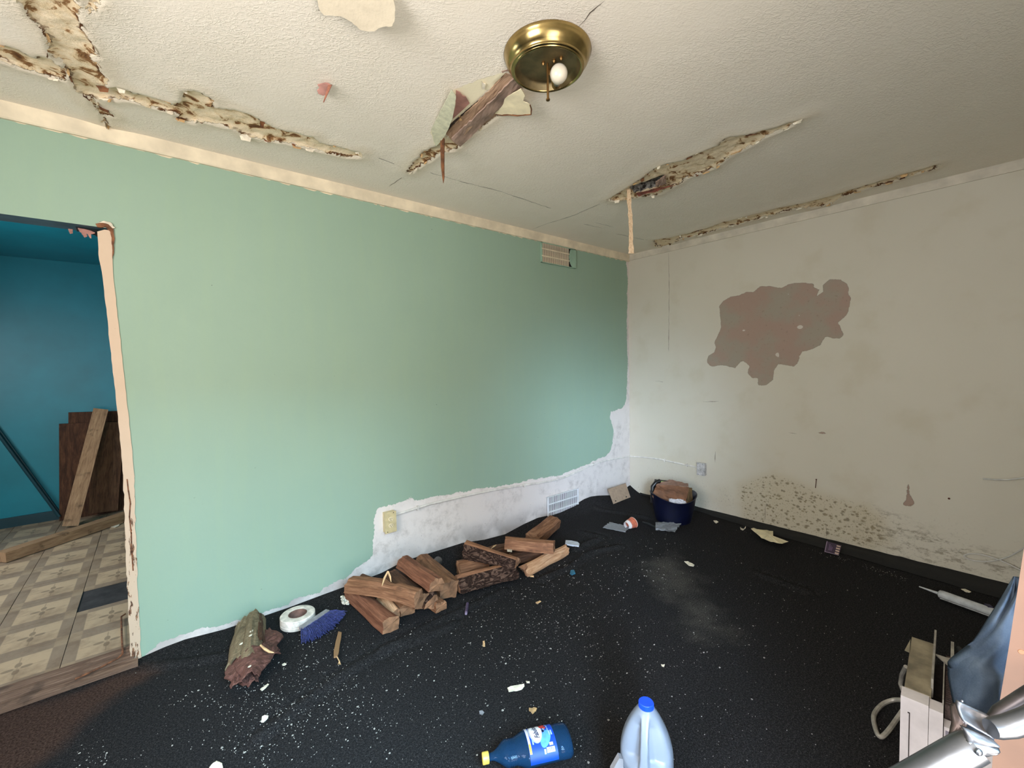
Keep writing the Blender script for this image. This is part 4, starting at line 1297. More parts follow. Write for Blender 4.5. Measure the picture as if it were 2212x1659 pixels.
# wood sliver lying free
sl = thing('wood_sliver', 'flat brown wood sliver lying on the carpet before the left heap', 'sliver', tuple(pz(729, 1400, 0)))
q = [pz(u, v, .008) for u, v in roughen([(731, 1367), (738, 1369), (735, 1390), (732, 1412), (729, 1420), (721, 1422), (721, 1410), (725, 1390)], 8, .5, 2)]
MB().prism(q, (0, 0, 0.008)).obj('sliver', m_wood('sliver_wood', (104, 76, 50), (138, 106, 74), (160, 128, 94)), parent=sl)
for du in (-3, 0, 3):
    MB().tube([pz(727, 1417, .010), pz(733, 1428, .009), pz(733 + du, 1436, .007)], [0.003, 0.0025, 0.0006], 5).obj('frayed_end', M['pale_splinter'], parent=sl)

# weathered bark bundle at the left
bt = thing('weathered_log', 'weathered grey split log with shredded reddish bark at one end', 'firewood', tuple(pz(540, 1420, 0)))


def slab_piece(a0, a1, z, w, h, mat, seed, name):
    p0, p1 = pz(*a0, z), pz(*a1, z)
    d = (p1 - p0).normalized()
    a = d.cross(Vector((0, 0, 1))).normalized()

    def fn(s_, t_):
        x_ = (s_ - .5) * w * (1 + .25 * mn.noise((t_ * 3, seed, 1)))
        zz_ = h * (math.cos((s_ - .5) * 2.6)) ** 0.7 + 0.010 * mn.noise((s_ * 9, t_ * 2, seed)) + 0.006 * mn.noise((s_ * 25, t_ * 9, seed))
        e_ = 0.03 * mn.noise((s_ * 6, seed, 4)) if t_ in (0, 1) else 0
        return p0.lerp(p1, t_) + d * e_ + a * x_ + Vector((0, 0, zz_ - z + 0.004))
    return MB().gridsheet(fn, 12, 16, (0, 0, -0.012)).obj(name, mat, parent=bt, uv=True)


slab_piece((533, 1352), (515, 1440), .03, 0.10, 0.075, M['grey_wood'], 1, 'slab')
slab_piece((549, 1345), (541, 1442), .04, 0.105, 0.10, M['grey_wood'], 2, 'slab')
slab_piece((561, 1345), (561, 1400), .04, 0.045, 0.09, M['split_dark'], 3, 'slab')
M['red_bark'] = m_wood('shredded_reddish_bark', (56, 34, 30), (96, 62, 54), (136, 96, 82), scale=0.8, stains=0.5)
r3 = random.Random(5)


def bark_shred(pts_, z, w, seed, h=0.02):
    ps = [pz(u, v, z) for u, v in pts_]

    def fn(s_, t_):
        k = t_ * (len(ps) - 1)
        i = min(len(ps) - 2, int(k))
        p = ps[i].lerp(ps[i + 1], k - i)
        d = (ps[-1] - ps[0]).normalized()
        a = d.cross(Vector((0, 0, 1))).normalized()
        ww = w * (0.6 + 0.6 * math.sin(math.pi * min(1, t_ * 1.1 + 0.1))) * (1 + .4 * mn.noise((t_ * 5, seed, 2)))
        return p + a * ((s_ - .5) * ww) + Vector((0, 0, h * math.cos((s_ - .5) * 2.8) + 0.012 * mn.noise((s_ * 6, t_ * 6, seed))))
    return MB().gridsheet(fn, 8, 10, (0, 0, -0.006)).obj('bark_shred', M['red_bark'], parent=bt, uv=True)


bark_shred([(519, 1425), (517, 1455), (515, 1482)], .045, 0.085, 1)
bark_shred([(547, 1410), (548, 1440), (540, 1468)], .065, 0.11, 2, .035)
bark_shred([(560, 1398), (582, 1412), (596, 1418)], .045, 0.075, 3)
bark_shred([(574, 1368), (586, 1385), (580, 1410)], .03, 0.09, 4)
bark_shred([(530, 1450), (540, 1470), (548, 1478)], .025, 0.06, 5)
bark_shred([(512, 1412), (510, 1440), (505, 1450)], .03, 0.05, 6)
MB().tube([pz(563, 1394, .10), pz(572, 1402, .10), pz(582, 1408, .095), pz(592, 1410, .09)], [0.004, 0.0055, 0.005, 0.002], 6).obj('pale_strip', M['pale_splinter'], parent=bt)
for u, v, z in ((541, 1373, .107), (521, 1391, .082), (543, 1364, .107), (539, 1440, .11)):
    MB().prism([pz(u + a, v + c, z) for a, c in ((-4, 2), (-1, -1), (4, -3), (3, 0), (-1, 2))], (0, 0, .002)).obj('paint_crumb', M['paper_flake'], parent=bt)

# ------------------------------------------------------------------ tape roll and blue brush
tc_ = pz(644, 1348, 0.0)
tr = thing('tape_roll', 'dirty white roll of tape lying flat by the green wall', 'tape roll', tuple(tc_))
M['tape'] = simple('dirty_white_tape', (226, 216, 204), 0.6, var=0.12, scale=30)
prof = [(0.042, 0.004), (0.078, 0.0), (0.083, 0.004), (0.0835, 0.018), (0.080, 0.021), (0.0835, 0.024), (0.083, 0.050), (0.080, 0.053), (0.060, 0.0545), (0.045, 0.053), (0.042, 0.004)]
MB().lathe(prof, tc_ + Vector((0, 0, .004)), 56).obj('tape', M['tape'], parent=tr, smooth=True)
MB().lathe([(0.045, 0.052), (0.041, 0.053), (0.0405, 0.004), (0.045, 0.003)], tc_ + Vector((0, 0, .004)), 40).obj('cardboard_core', simple('cardboard_core', (124, 92, 80), 0.9, var=.15), parent=tr, smooth=True)

br = thing('dust_brush', 'blue bristle dust brush lying beside the tape roll', 'brush', tuple(pz(690, 1350, 0)))
M['bristle'] = simple('blue_bristles', (58, 64, 118), 0.6, var=0.25, scale=120)
M['brushblk'] = simple('grey_brush_block', (150, 146, 150), 0.5, var=0.1)
b0, b1 = pz(650, 1358, .045), pz(708, 1320, .045)
dv = (b1 - b0).normalized()
MB().box((b0 + b1) / 2 + Vector((0, 0, .0)), ((b1 - b0).length, 0.026, 0.016), Matrix((dv, Vector((0, 0, 1)).cross(dv), Vector((0, 0, 1)))).transposed()).obj('brush_block', M['brushblk'], parent=br)
tips = [(656, 1390), (668, 1386), (680, 1382), (692, 1376), (704, 1370), (716, 1362), (727, 1350), (737, 1340), (747, 1328)]
tuft = 0
for i in range(22):
    t = i / 21
    base = b0.lerp(b1, 0.03 + 0.94 * t)
    k = t * (len(tips) - 1)
    i0 = min(len(tips) - 2, int(k))
    tu = tips[i0][0] + (tips[i0 + 1][0] - tips[i0][0]) * (k - i0)
    tv = tips[i0][1] + (tips[i0 + 1][1] - tips[i0][1]) * (k - i0)
    tip = pz(tu, tv, .012)
    tb_ = MB()
    for q in range(16):
        o0 = Vector((r3.uniform(-.004, .004), r3.uniform(-.004, .004), r3.uniform(-.008, .004)))
        o1 = dv * r3.uniform(-.014, .014) + Vector((0, 0, r3.uniform(-.006, .02)))
        e_ = base.lerp(tip, r3.uniform(0.85, 1.03)) + o1
        md_ = base.lerp(e_, 0.5) + Vector((0, 0, .006)) + o0
        tb_.tube([base + o0, md_, e_], [0.0016, 0.0018, 0.0012], 4, False)
    tb_.obj('bristle_tuft', M['bristle'], parent=br, recalc=False)

# ------------------------------------------------------------------ tub with cardboard, and litter in the corner
bc_ = pz(1466, 1136, 0)
away = Vector((CF.x, CF.y, 0)).normalized()
bc_ = bc_ + away * 0.135 + Vector((0.01, 0.0, 0))
tubb = thing('plastic_tub', 'navy blue plastic tub full of cardboard in the far corner', 'tub', tuple(bc_))
M['navy'] = simple('navy_plastic', (7, 11, 36), 0.4, var=0.1)
prof = [(0.120, 0.012), (0.136, 0.0), (0.142, 0.01), (0.158, 0.08), (0.172, 0.15), (0.180, 0.195), (0.186, 0.205), (0.187, 0.213), (0.182, 0.215), (0.176, 0.205), (0.166, 0.14), (0.150, 0.06), (0.135, 0.016), (0.0, 0.014)]
ft = MB().lathe(prof, bc_, 48, xdir=CR)
# the oval rim dips in the middle and rises at the two grips
vv = []
for x_, y_, z_ in ft.v:
    r_ = Vector((x_, y_, 0)) - Vector((bc_.x, bc_.y, 0))
    if r_.length > 1e-4:
        s_ = abs(r_.normalized().dot(Vector((CR.x, CR.y, 0)).normalized()))
        z_ += (s_ ** 2 - 0.45) * 0.045 * (z_ - bc_.z) / 0.21
    vv.append((x_, y_, z_))
ft.v = vv
ft.obj('tub_body', M['navy'], parent=tubb, smooth=True)
M['card'] = simple('crumpled_cardboard', (120, 82, 58), 0.85, var=0.14, scale=14, bump=0.3, bscale=40)
M['card_l'] = simple('pale_cardboard', (158, 124, 88), 0.85, var=0.1, scale=14)


def crumple(name, label, cat, pts4, mat, amp, seed, thick=0.004, nu=14, nv=10, freq=4.0, bulge=0.0):
    A0, A1, B1, B0 = [Vector(p) for p in pts4]
    nrm = (A1 - A0).cross(B0 - A0).normalized()

    def fn(s_, t_):
        p = A0.lerp(A1, s_).lerp(B0.lerp(B1, s_), t_)
        return p + nrm * (amp * (mn.noise((s_ * freq + seed, t_ * freq, 1)) + .5 * mn.noise((s_ * freq * 2.7, t_ * freq * 2.7, seed))) + bulge * math.sin(math.pi * s_) * math.sin(math.pi * t_)) + (A1 - A0) * (0.05 * amp / 0.01 * 0.3 * mn.noise((t_ * 5, seed, 4)) if s_ in (0, 1) else 0)
    o = MB().gridsheet(fn, nu, nv, nrm * thick).obj(name, mat, smooth=False)
    return tag(o, label, cat) if label else o


zt = 0.205
up_ = Vector((0, 0, 1))
rv = Vector((CR.x, CR.y, 0)).normalized()
cbx = thing('cardboard_box', 'crushed brown cardboard box stuffed into the navy tub', 'box', tuple(bc_ + up_ * 0.06))


def tp_(a, c, z):
    return bc_ + rv * a + away * c + up_ * z


def csheet(name, q, mat, amp, seed, parent, thick=0.004, freq=3.0):
    A0, A1, B1, B0 = q
    nrm = (A1 - A0).cross(B0 - A0).normalized()

    def fn(s_, t_):
        p = A0.lerp(A1, s_).lerp(B0.lerp(B1, s_), t_)
        e_ = (A1 - A0).normalized() * 0.008 * mn.noise((t_ * 6, seed, 4)) if s_ in (0, 1) else Vector()
        return p + e_ + nrm * amp * (mn.noise((s_ * freq + seed, t_ * freq, 1)) + .5 * mn.noise((s_ * freq * 2.7, t_ * freq * 2.7, seed)))
    return MB().gridsheet(fn, 12, 8, nrm * thick).obj(name, mat, parent=parent)


csheet('flap', [tp_(-0.185, -0.03, .215), tp_(0.06, -0.115, .165), tp_(0.13, -0.01, .275), tp_(-0.125, 0.04, .292)], M['card'], 0.014, 1, cbx)
csheet('flap', [tp_(-0.13, 0.035, .290), tp_(0.13, 0.0, .280), tp_(0.15, 0.06, .285), tp_(0.0, 0.09, .315)], simple('faded_cardboard', (140, 108, 92), .85, var=.1), 0.008, 2, cbx)
csheet('side', [tp_(0.06, -0.12, .150), tp_(0.150, -0.03, .165), tp_(0.155, 0.0, .268), tp_(0.125, -0.015, .275)], simple('olive_cardboard', (108, 84, 50), .85, var=.15), 0.006, 3, cbx)
csheet('side', [tp_(-0.185, -0.03, .213), tp_(0.06, -0.115, .163), tp_(0.05, -0.09, .10), tp_(-0.13, -0.02, .10)], M['card'], 0.008, 5, cbx)
blk = thing('green_black_case', 'black case with a lime green band behind the cardboard in the tub', 'case', tuple(tp_(-0.08, 0.08, .12)))
MB().tube([tp_(-0.155, 0.055, .13), tp_(-0.150, 0.06, .27), tp_(-0.12, 0.065, .302), tp_(-0.085, 0.07, .312)], 0.018, 10).obj('case_end', simple('black_plastic', (14, 12, 14), .4), parent=blk, smooth=True)
MB().box(tp_(-0.04, 0.075, .272), (0.105, 0.03, 0.07), Matrix.Rotation(0.0, 3, 'X') @ Matrix((rv, away, up_)).transposed() @ Matrix.Rotation(0.12, 3, 'Y')).obj('lime_band', simple('lime_plastic', (166, 184, 104), .5), parent=blk)
MB().box(tp_(-0.03, 0.088, .25), (0.20, 0.02, 0.12), Matrix((rv, away, up_)).transposed() @ Matrix.Rotation(0.12, 3, 'Y')).obj('case_body', simple('black_case', (18, 16, 16), .5), parent=blk)
o = csheet('white_packaging', [tp_(-0.075, -0.125, .175), tp_(0.06, -0.150, .172), tp_(0.05, -0.10, .20), tp_(-0.065, -0.085, .205)], simple('white_crumpled_paper', (206, 204, 208), .7, var=.1, scale=50), 0.014, 7, None, freq=5)
tag(o, 'crumpled white paper at the front rim of the navy tub', 'paper')

# cardboard square leaning in the corner
b0, b1 = pz(1325, 1089, 0.012), pz(1362, 1074, 0.03)
t0, t1 = PD(1313, 1057, (b0 - CAM).dot(CF) + 0.035), PD(1352, 1044, (b1 - CAM).dot(CF) + 0.035)
cb = thing('cardboard_square', 'tan cardboard square with two holes tilted up in the room corner', 'cardboard', tuple(b0))
MB().prism([b0, b1, t1, t0], away * 0.006).obj('sheet', simple('tan_fibreboard', (158, 134, 112), 0.85, var=0.06, scale=40), parent=cb)
for u, v in ((1330, 1082), (1353, 1073)):
    f_ = (v - 1057) / 30
    c_ = PD(u, v, (b0 - CAM).dot(CF) - 0.006)
    MB().lathe([(0.006, 0), (0.006, 0.003), (0, 0.003)], c_, 12, axis=-away).obj('hole', M['slot'], parent=cb)

# tipped paper cup
c0, c1 = pz(1353, 1135, .035), pz(1374, 1126, .036)
cu = thing('paper_cup', 'crushed orange and white paper cup lying on the carpet in the corner', 'cup', tuple(pz(1365, 1137, 0)))
cax = (c1 - c0).normalized()
MB().lathe([(0.028, 0.0), (0.034, 0.030), (0.036, 0.034), (0.034, 0.033), (0.026, 0.002)], c0, 28, axis=cax, sx=1.0, sy=0.8).obj('cup_body', simple('white_cup_paper', (224, 216, 212), .6, var=.05), parent=cu, smooth=True)
MB().lathe([(0.0350, 0.030), (0.0395, 0.066), (0.0425, 0.092), (0.044, 0.094), (0.0415, 0.092), (0.034, 0.034)], c0, 28, axis=cax, sx=1.0, sy=0.8).obj('printed_band', simple('orange_print', (204, 108, 78), .6, var=.15, scale=60), parent=cu, smooth=True)
MB().lathe([(0.0445, 0.092), (0.0455, 0.095), (0.044, 0.098), (0.042, 0.095)], c0, 28, axis=cax, sx=1.0, sy=0.8).obj('rolled_rim', simple('cup_rim', (232, 220, 214), .5), parent=cu, smooth=True)

g = G('cloudy_plastic_film', 0.35)
g.col(lin((150, 152, 156)))
g.b.inputs['Alpha'].default_value = 0.55
g.nrm(g.bump(g.noise(60, 4), 0.6, 0.004))
M['film'] = g.m


def film(label, poly, z, mat, seed, amp=0.012, name='plastic_film', cat='plastic film'):
    rp = roughen(poly, 6, 0.7, seed)
    r_ = random.Random(seed)
    q = [pz(u, v, z + 0.004 + amp * (0.5 + 0.5 * mn.noise((u * .12, v * .12, seed)))) for u, v in rp]
    c_ = sum(q, Vector()) / len(q) + Vector((0, 0, amp * .6))
    n_ = len(q)
    b2 = MB().add(q + [c_] + [p + Vector((0, 0, -.0015)) for p in q] + [c_ + Vector((0, 0, -.0015))], [(i, (i + 1) % n_, n_) for i in range(n_)] + [(n_ + 1 + (i + 1) % n_, n_ + 1 + i, 2 * n_ + 1) for i in range(n_)] + [(i, n_ + 1 + i, n_ + 1 + (i + 1) % n_, (i + 1) % n_) for i in range(n_)])
    return tag(b2.obj(name, mat), label, cat)


def film2(label, q4, mat, seed, amp):
    A0, A1, B1, B0 = [pz(u, v, 0.006) for u, v in q4]

    def fn(s_, t_):
        p = A0.lerp(A1, s_).lerp(B0.lerp(B1, s_), t_)
        e_ = 0.012 * mn.noise((s_ * 7, t_ * 7, seed)) if s_ in (0, 1) or t_ in (0, 1) else 0
        return p + Vector((e_, e_, amp * (0.4 + 0.6 * abs(mn.noise((s_ * 4 + seed, t_ * 3, 1)))) + 0.3 * amp * mn.noise((s_ * 11, t_ * 9, seed))))
    return tag(MB().gridsheet(fn, 18, 10, (0, 0, -0.0012)).obj('plastic_film', mat), label, 'plastic film')


film2('grey cloudy plastic film lying left of the orange cup', [(1302, 1141), (1318, 1129), (1362, 1139), (1350, 1151)], M['film'], 4, 0.012)
film2('torn grey plastic film in front of the navy tub', [(1416, 1148), (1416, 1131), (1474, 1131), (1458, 1153)], M['film'], 9, 0.03)
M['black_strip'] = simple('black_strip', (16, 16, 18), 0.6, var=.1)
tag(MB().tube([pz(1388, 1128, .008), pz(1402, 1132, .010), pz(1418, 1140, .008)], 0.008, 6).obj('black_strip', M['black_strip']), 'short black strip on the carpet left of the torn plastic film', 'strip')
tag(MB().prism([pz(u, v, .006) for u, v in [(1222, 1170), (1235, 1171), (1248, 1174), (1252, 1178), (1250, 1182), (1244, 1182), (1230, 1179), (1221, 1177)]], (0, 0, .012)).obj('plastic_stick', simple('white_plastic_stick', (196, 200, 208), .4, var=.03)),
    'white plastic stick end poking from the right heap', 'stick')
# short grey pipe ring behind the left heap
pc = pz(940, 1219, .028)
rg = MB().lathe([(0.028, 0), (0.0285, 0.055), (0.025, 0.055), (0.0245, 0.0), (0.028, 0.0)], pc, 28, axis=Vector((0.8, 0.6, 0)))
tag(rg.obj('pipe_piece', simple('grey_pipe', (108, 104, 100), .4, .6, var=.1), smooth=True), 'short grey pipe piece lying behind the left firewood heap', 'pipe')
mk = thing('marker_pen', 'short purple marker lying on the carpet between heaps', 'marker', tuple(pz(1008, 1318, 0)))
MB().tube([pz(1010, 1304, .010), pz(1007, 1323, .010)], 0.0085, 10).obj('barrel', simple('purple_plastic', (84, 70, 96), .4), parent=mk)
MB().tube([pz(1007, 1323, .010), pz(1006.6, 1326, .010)], 0.0065, 10).obj('cap_end', simple('pale_purple', (150, 136, 160), .4), parent=mk)
tag(MB().tube([pz(1012, 1322, .006), pz(1030, 1309, .007), pz(1044, 1298, .006)], 0.003, 6).obj('black_stick', M['black_strip']), 'thin black stick beside the purple marker', 'stick')
cf = thing('foam_chunk', 'crumbly white foam chunk left of the front log', 'foam', tuple(pz(744, 1300, 0)))
cb2 = MB()
for i in range(26):
    u, v = r3.uniform(736, 757), r3.uniform(1287, 1304)
    p = pz(u, v, .010 + r3.uniform(0, .016))
    cb2.box(p, (r3.uniform(.008, .022), r3.uniform(.008, .022), r3.uniform(.006, .014)), Matrix.Rotation(r3.uniform(0, 3), 3, 'Z') @ Matrix.Rotation(r3.uniform(-.5, .5), 3, 'X'))
cb2.obj('crumbs', simple('white_foam', (226, 216, 196), .9, var=.1, scale=60), parent=cf, kind='stuff')
tag(MB().prism([pz(u, v, .006) for u, v in roughen([(1232, 1234), (1240, 1232), (1243, 1240), (1236, 1243), (1231, 1240)], 3, .8, 4)], (0, 0, .004)).obj('plastic_bit', simple('blue_plastic_bit', (40, 110, 140), .5)), 'small torn bit of blue plastic on the carpet', 'scrap')

# ------------------------------------------------------------------ along the right wall
film('large torn piece of cream plasterboard paper by the dark carpet border', [(1622, 1142), (1628, 1140), (1634, 1147), (1636, 1143), (1670, 1147), (1670, 1158), (1682, 1162), (1703, 1170), (1690, 1174), (1665, 1170), (1645, 1162), (1634, 1152)], 0.02, M['cream_tear'], 3, 0.02, 'torn_board_paper', 'paper')
pcn = thing('purple_card', 'small purple card with white print leaning on the carpet border', 'card', tuple(pz(1800, 1196, .01)))
c0, c1 = pz(1781, 1192, .012), pz(1812, 1200, .012)
c2 = PD(1818, 1178, (c1 - CAM).dot(CF) + .03)
c3 = PD(1786, 1169, (c0 - CAM).dot(CF) + .03)
nrm_ = (c1 - c0).cross(c3 - c0).normalized()
if nrm_.dot(CF) > 0:
    nrm_ = -nrm_
MB().prism([c0, c1, c2, c3], -nrm_ * .002).obj('card', simple('dark_purple_print', (54, 36, 58), .5, var=.1), parent=pcn)


def oncard(s_, t_):
    return c0.lerp(c1, s_).lerp(c3.lerp(c2, s_), t_) + nrm_ * 0.0008


pr_ = simple('pale_print', (196, 170, 150), .6, var=.05)
bd = MB()
for a, b_, c_, d_ in ((0.0, 0, 1, .05), (0, 0, .04, 1)):
    bd.prism([oncard(a, b_), oncard(c_, b_), oncard(c_, d_), oncard(a, d_)], nrm_ * .0006)
bd.obj('white_edge', simple('lilac_edge', (150, 130, 150), .6), parent=pcn)
for k in range(4):
    y0 = .08 + k * .23
    MB().prism([oncard(.70, y0), oncard(.96, y0), oncard(.96, y0 + .13), oncard(.70, y0 + .13)], nrm_ * .0006).obj('print_bar', pr_, parent=pcn)
for k in range(3):
    MB().prism([oncard(.24 + k * .09, .25), oncard(.28 + k * .09, .25), oncard(.28 + k * .09, .82 - k * .1), oncard(.24 + k * .09, .82 - k * .1)], nrm_ * .0006).obj('print_line', simple('lilac_print', (120, 96, 128), .6), parent=pcn)

# caulking gun with a white tube
cg = thing('caulking_gun', 'caulking gun with a white and blue sealant tube on the dark carpet', 'caulking gun', tuple(pz(2100, 1305, 0)))
q0, q1 = pz(2036, 1285, .030), pz(2160, 1329, .030)
ca = (q1 - q0).normalized()
Lc = (q1 - q0).length
M['sealant'] = simple('white_sealant_tube', (190, 192, 194), .45, var=.06)
MB().tube([q0, q0 + ca * Lc * .98], 0.0225, 20).obj('tube', M['sealant'], parent=cg, smooth=True)
sd = ca.cross(Vector((0, 0, 1)))
if sd.dot(away) < 0:
    sd = -sd
lb = MB()


def lab(s_, t_):
    an = -0.25 + 1.5 * t_
    return q0 + ca * (Lc * (.12 + .62 * s_)) + (sd * math.cos(an) + Vector((0, 0, 1)) * math.sin(an)) * 0.0231


lb.gridsheet(lab, 1, 8).obj('blue_label', simple('blue_tube_label', (46, 96, 122), .5, var=.1), parent=cg)
MB().tube([q0, q0 - ca * .012, q0 - ca * .02, q0 - ca * .10], [.0225, .020, .007, .003], 12).obj('nozzle', M['sealant'], parent=cg, smooth=True)
M['steel'] = simple('dull_steel', (150, 150, 152), .4, .8, var=.1)
MB().tube([q0 + sd * .030 + Vector((0, 0, .0)), q1 + ca * .06 + sd * .030], 0.004, 8).obj('frame_rail', M['steel'], parent=cg)
MB().tube([q0 - sd * .028 + Vector((0, 0, -.012)), q1 + ca * .04 - sd * .028 + Vector((0, 0, -.012))], 0.004, 8).obj('frame_rail', M['steel'], parent=cg)
MB().lathe([(0.026, 0), (0.027, .012), (0.014, .022), (0.006, .03), (0.006, .14)], q1 - ca * .02, 18, axis=ca).obj('plunger_cup', M['sealant'], parent=cg, smooth=True)
MB().tube([q1 + ca * .05 + Vector((0, 0, .0)), q1 + ca * .09 - sd * .05 + Vector((0, 0, -.015)), q1 + ca * .10 - sd * .10 + Vector((0, 0, -.02))], 0.009, 8).obj('trigger_handle', M['steel'], parent=cg)
MB().box(q0 + ca * Lc * .80 + sd * .012 + Vector((0, 0, .02)), (.03, .02, .012), Matrix.Rotation(.5, 3, 'Z')).obj('label_print', simple('dark_label_print', (40, 34, 70), .5), parent=cg)

# wires and the nail on the right wall
M['wire'] = simple('white_wire', (206, 202, 196), .5, var=.05)
w1 = [P(2124, 1034, x=0.0), P(2150, 1036, x=-.03), P(2180, 1036, x=-.05), P(2222, 1031, x=-.07), P(2290, 1018, x=-.09)]
tag(MB().tube(w1, 0.0045, 8).obj('white_wire', M['wire'], smooth=True), 'upper white wire poking out of the off-white wall', 'wire')
w2 = [P(2240, 1165, x=-.10), P(2205, 1188, x=-.08), P(2175, 1204, x=-.05), P(2140, 1212, x=-.03), P(2105, 1211, x=-.02), P(2085, 1204, x=-.02), P(2084, 1199, x=-.02), P(2100, 1196, x=-.025), P(2125, 1199, x=-.03), P(2160, 1210, x=-.035), P(2200, 1229, x=-.04), P(2250, 1255, x=-.05)]
cvx = []
for i in range(len(w2) - 1):
    p_0, p_1, p_2, p_3 = w2[max(i - 1, 0)], w2[i], w2[i + 1], w2[min(i + 2, len(w2) - 1)]
    for k in range(4):
        t = k / 4
        cvx.append(0.5 * ((2 * p_1) + (p_2 - p_0) * t + (2 * p_0 - 5 * p_1 + 4 * p_2 - p_3) * t * t + (3 * p_1 - p_0 - 3 * p_2 + p_3) * t ** 3))
tag(MB().tube(cvx + [w2[-1]], 0.0035, 7).obj('white_wire', M['wire'], smooth=True), 'looped white wire lying against the mouldy foot of the wall', 'wire')
nl = thing('rusty_nail', 'rusty nail hanging in the off-white wall above the mould', 'nail', tuple(P(1762, 1052, x=0)))
M['rust'] = simple('rust', (96, 48, 36), .8, .4, var=.2)
MB().tube([P(1763, 1037, x=-.012), P(1761.5, 1054, x=-.004)], 0.0022, 8).obj('shank', M['rust'], parent=nl)
MB().lathe([(.005, 0), (.005, .002), (0, .002)], P(1763.2, 1036, x=-.012), 10, axis=(-.4, 0, 1)).obj('nail_head', M['rust'], parent=nl)
tag(MB().tube([P(2159, 1076, x=0), P(2164, 1078, x=-.012)], [.003, .004], 8).obj('rusty_nail', M['rust']) if False else MB().lathe([(.006, 0), (.005, .004), (0, .005)], P(2050, 1077, x=0), 10, axis=(-1, 0, 0)).obj('nail_head', M['rust']), 'dark nail head in the off-white wall under the upper wire', 'nail')

# ------------------------------------------------------------------ bleach jug
JX, JY = -2.615, -1.895
jb = Vector((JX, JY, 0.004))
jug = thing('bleach_jug', 'white plastic jug with a blue cap and moulded front handle', 'jug', tuple(jb))
g = G('milky_jug_plastic', 0.32, spec=0.45)
g.col(lin((118, 126, 138)))
g.b.inputs['Subsurface Weight'].default_value = 0.15
g.b.inputs['Subsurface Radius'].default_value = (0.02, 0.02, 0.02)
M['jug'] = g.m
tocam = Vector((CAM.x - JX, CAM.y - JY, 0)).normalized()
sidej = Vector((0, 0, 1)).cross(tocam)
ph0 = -0.10
fr = tocam * math.cos(ph0) + sidej * math.sin(ph0)
sd_ = Vector((0, 0, 1)).cross(fr)
jprof = [(0.0, 0.0), (0.066, 0.0), (0.075, 0.006), (0.0775, 0.018), (0.0775, 0.10), (0.0780, 0.125), (0.0775, 0.14), (0.0755, 0.156), (0.0715, 0.175), (0.066, 0.193), (0.059, 0.211), (0.051, 0.228), (0.042, 0.245), (0.034, 0.258), (0.027, 0.268), (0.0215, 0.274), (0.020, 0.277), (0.020, 0.284)]
pp = []
for i in range(len(jprof) - 1):
    k = 4 if i > 2 else 2
    for j in range(k):
        t = j / k
        pp.append((jprof[i][0] + (jprof[i + 1][0] - jprof[i][0]) * t, jprof[i][1] + (jprof[i + 1][1] - jprof[i][1]) * t))
pp.append(jprof[-1])
NS = 120
vs, fs = [], []
for r_, z_ in pp:
    for k in range(NS):
        th_ = 2 * math.pi * k / NS - math.pi
        a_ = abs(th_)
        rr = r_
        # two scooped recesses leave the upright grip between them
        zin = max(0.0, min(1.0, (z_ - 0.128) / 0.022)) * max(0.0, min(1.0, (0.262 - z_) / 0.03))
        x_arc = a_ * max(r_, 0.02)
        hw_ = 0.0105 + 0.004 * max(0, (0.16 - z_) / 0.03)
        s1 = max(0.0, min(1.0, (x_arc - hw_) / 0.006))
        s1 = s1 * s1 * (3 - 2 * s1)
        s2 = max(0.0, min(1.0, (1.28 - a_) / 0.75))
        s2 = s2 * s2 * (3 - 2 * s2)
        dp = 0.024 * zin * s1 * s2 * (r_ / 0.07)
        rr -= dp
        vs.append(jb + fr * (math.cos(th_) * rr) + sd_ * (math.sin(th_) * rr * 1.0) + Vector((0, 0, z_)))
n_ = len(pp)
fs = [(i * NS + k, i * NS + (k + 1) % NS, (i + 1) * NS + (k + 1) % NS, (i + 1) * NS + k) for i in range(n_ - 1) for k in range(NS)]
MB().add(vs, fs).obj('jug_body', M['jug'], parent=jug, smooth='all')
M['cap'] = simple('blue_cap_plastic', (26, 74, 214), .35, var=.05)
cpv = MB()
cprof = [(0.0215, 0.270), (0.0218, 0.272), (0.0218, 0.288), (0.0205, 0.2895), (0.0, 0.2895)]
cpv.lathe(cprof, jb, 48, xdir=fr)
cp = cpv.obj('cap', M['cap'], parent=jug, smooth=True)
rb = MB()
for k in range(48):
    t = 2 * math.pi * k / 48
    rb.box(jb + (fr * math.cos(t) + sd_ * math.sin(t)) * 0.0218 + Vector((0, 0, .280)), (.0012, .0012, .014), Matrix.Rotation(t, 3, 'Z'))
rb.obj('cap_ribs', M['cap'], parent=cp)


def onjug(an, z, r=0.0784):
    return jb + (fr * math.cos(an) + sd_ * math.sin(an)) * r + Vector((0, 0, z))


def jug_strip(name, mat, a0, a1, zf, h, r, n=24, parent=None):
    return MB().gridsheet(lambda s_, t_: onjug(a0 + (a1 - a0) * s_, zf(s_) + h * t_, r), n, 1).obj(name, mat, parent=parent, recalc=False)


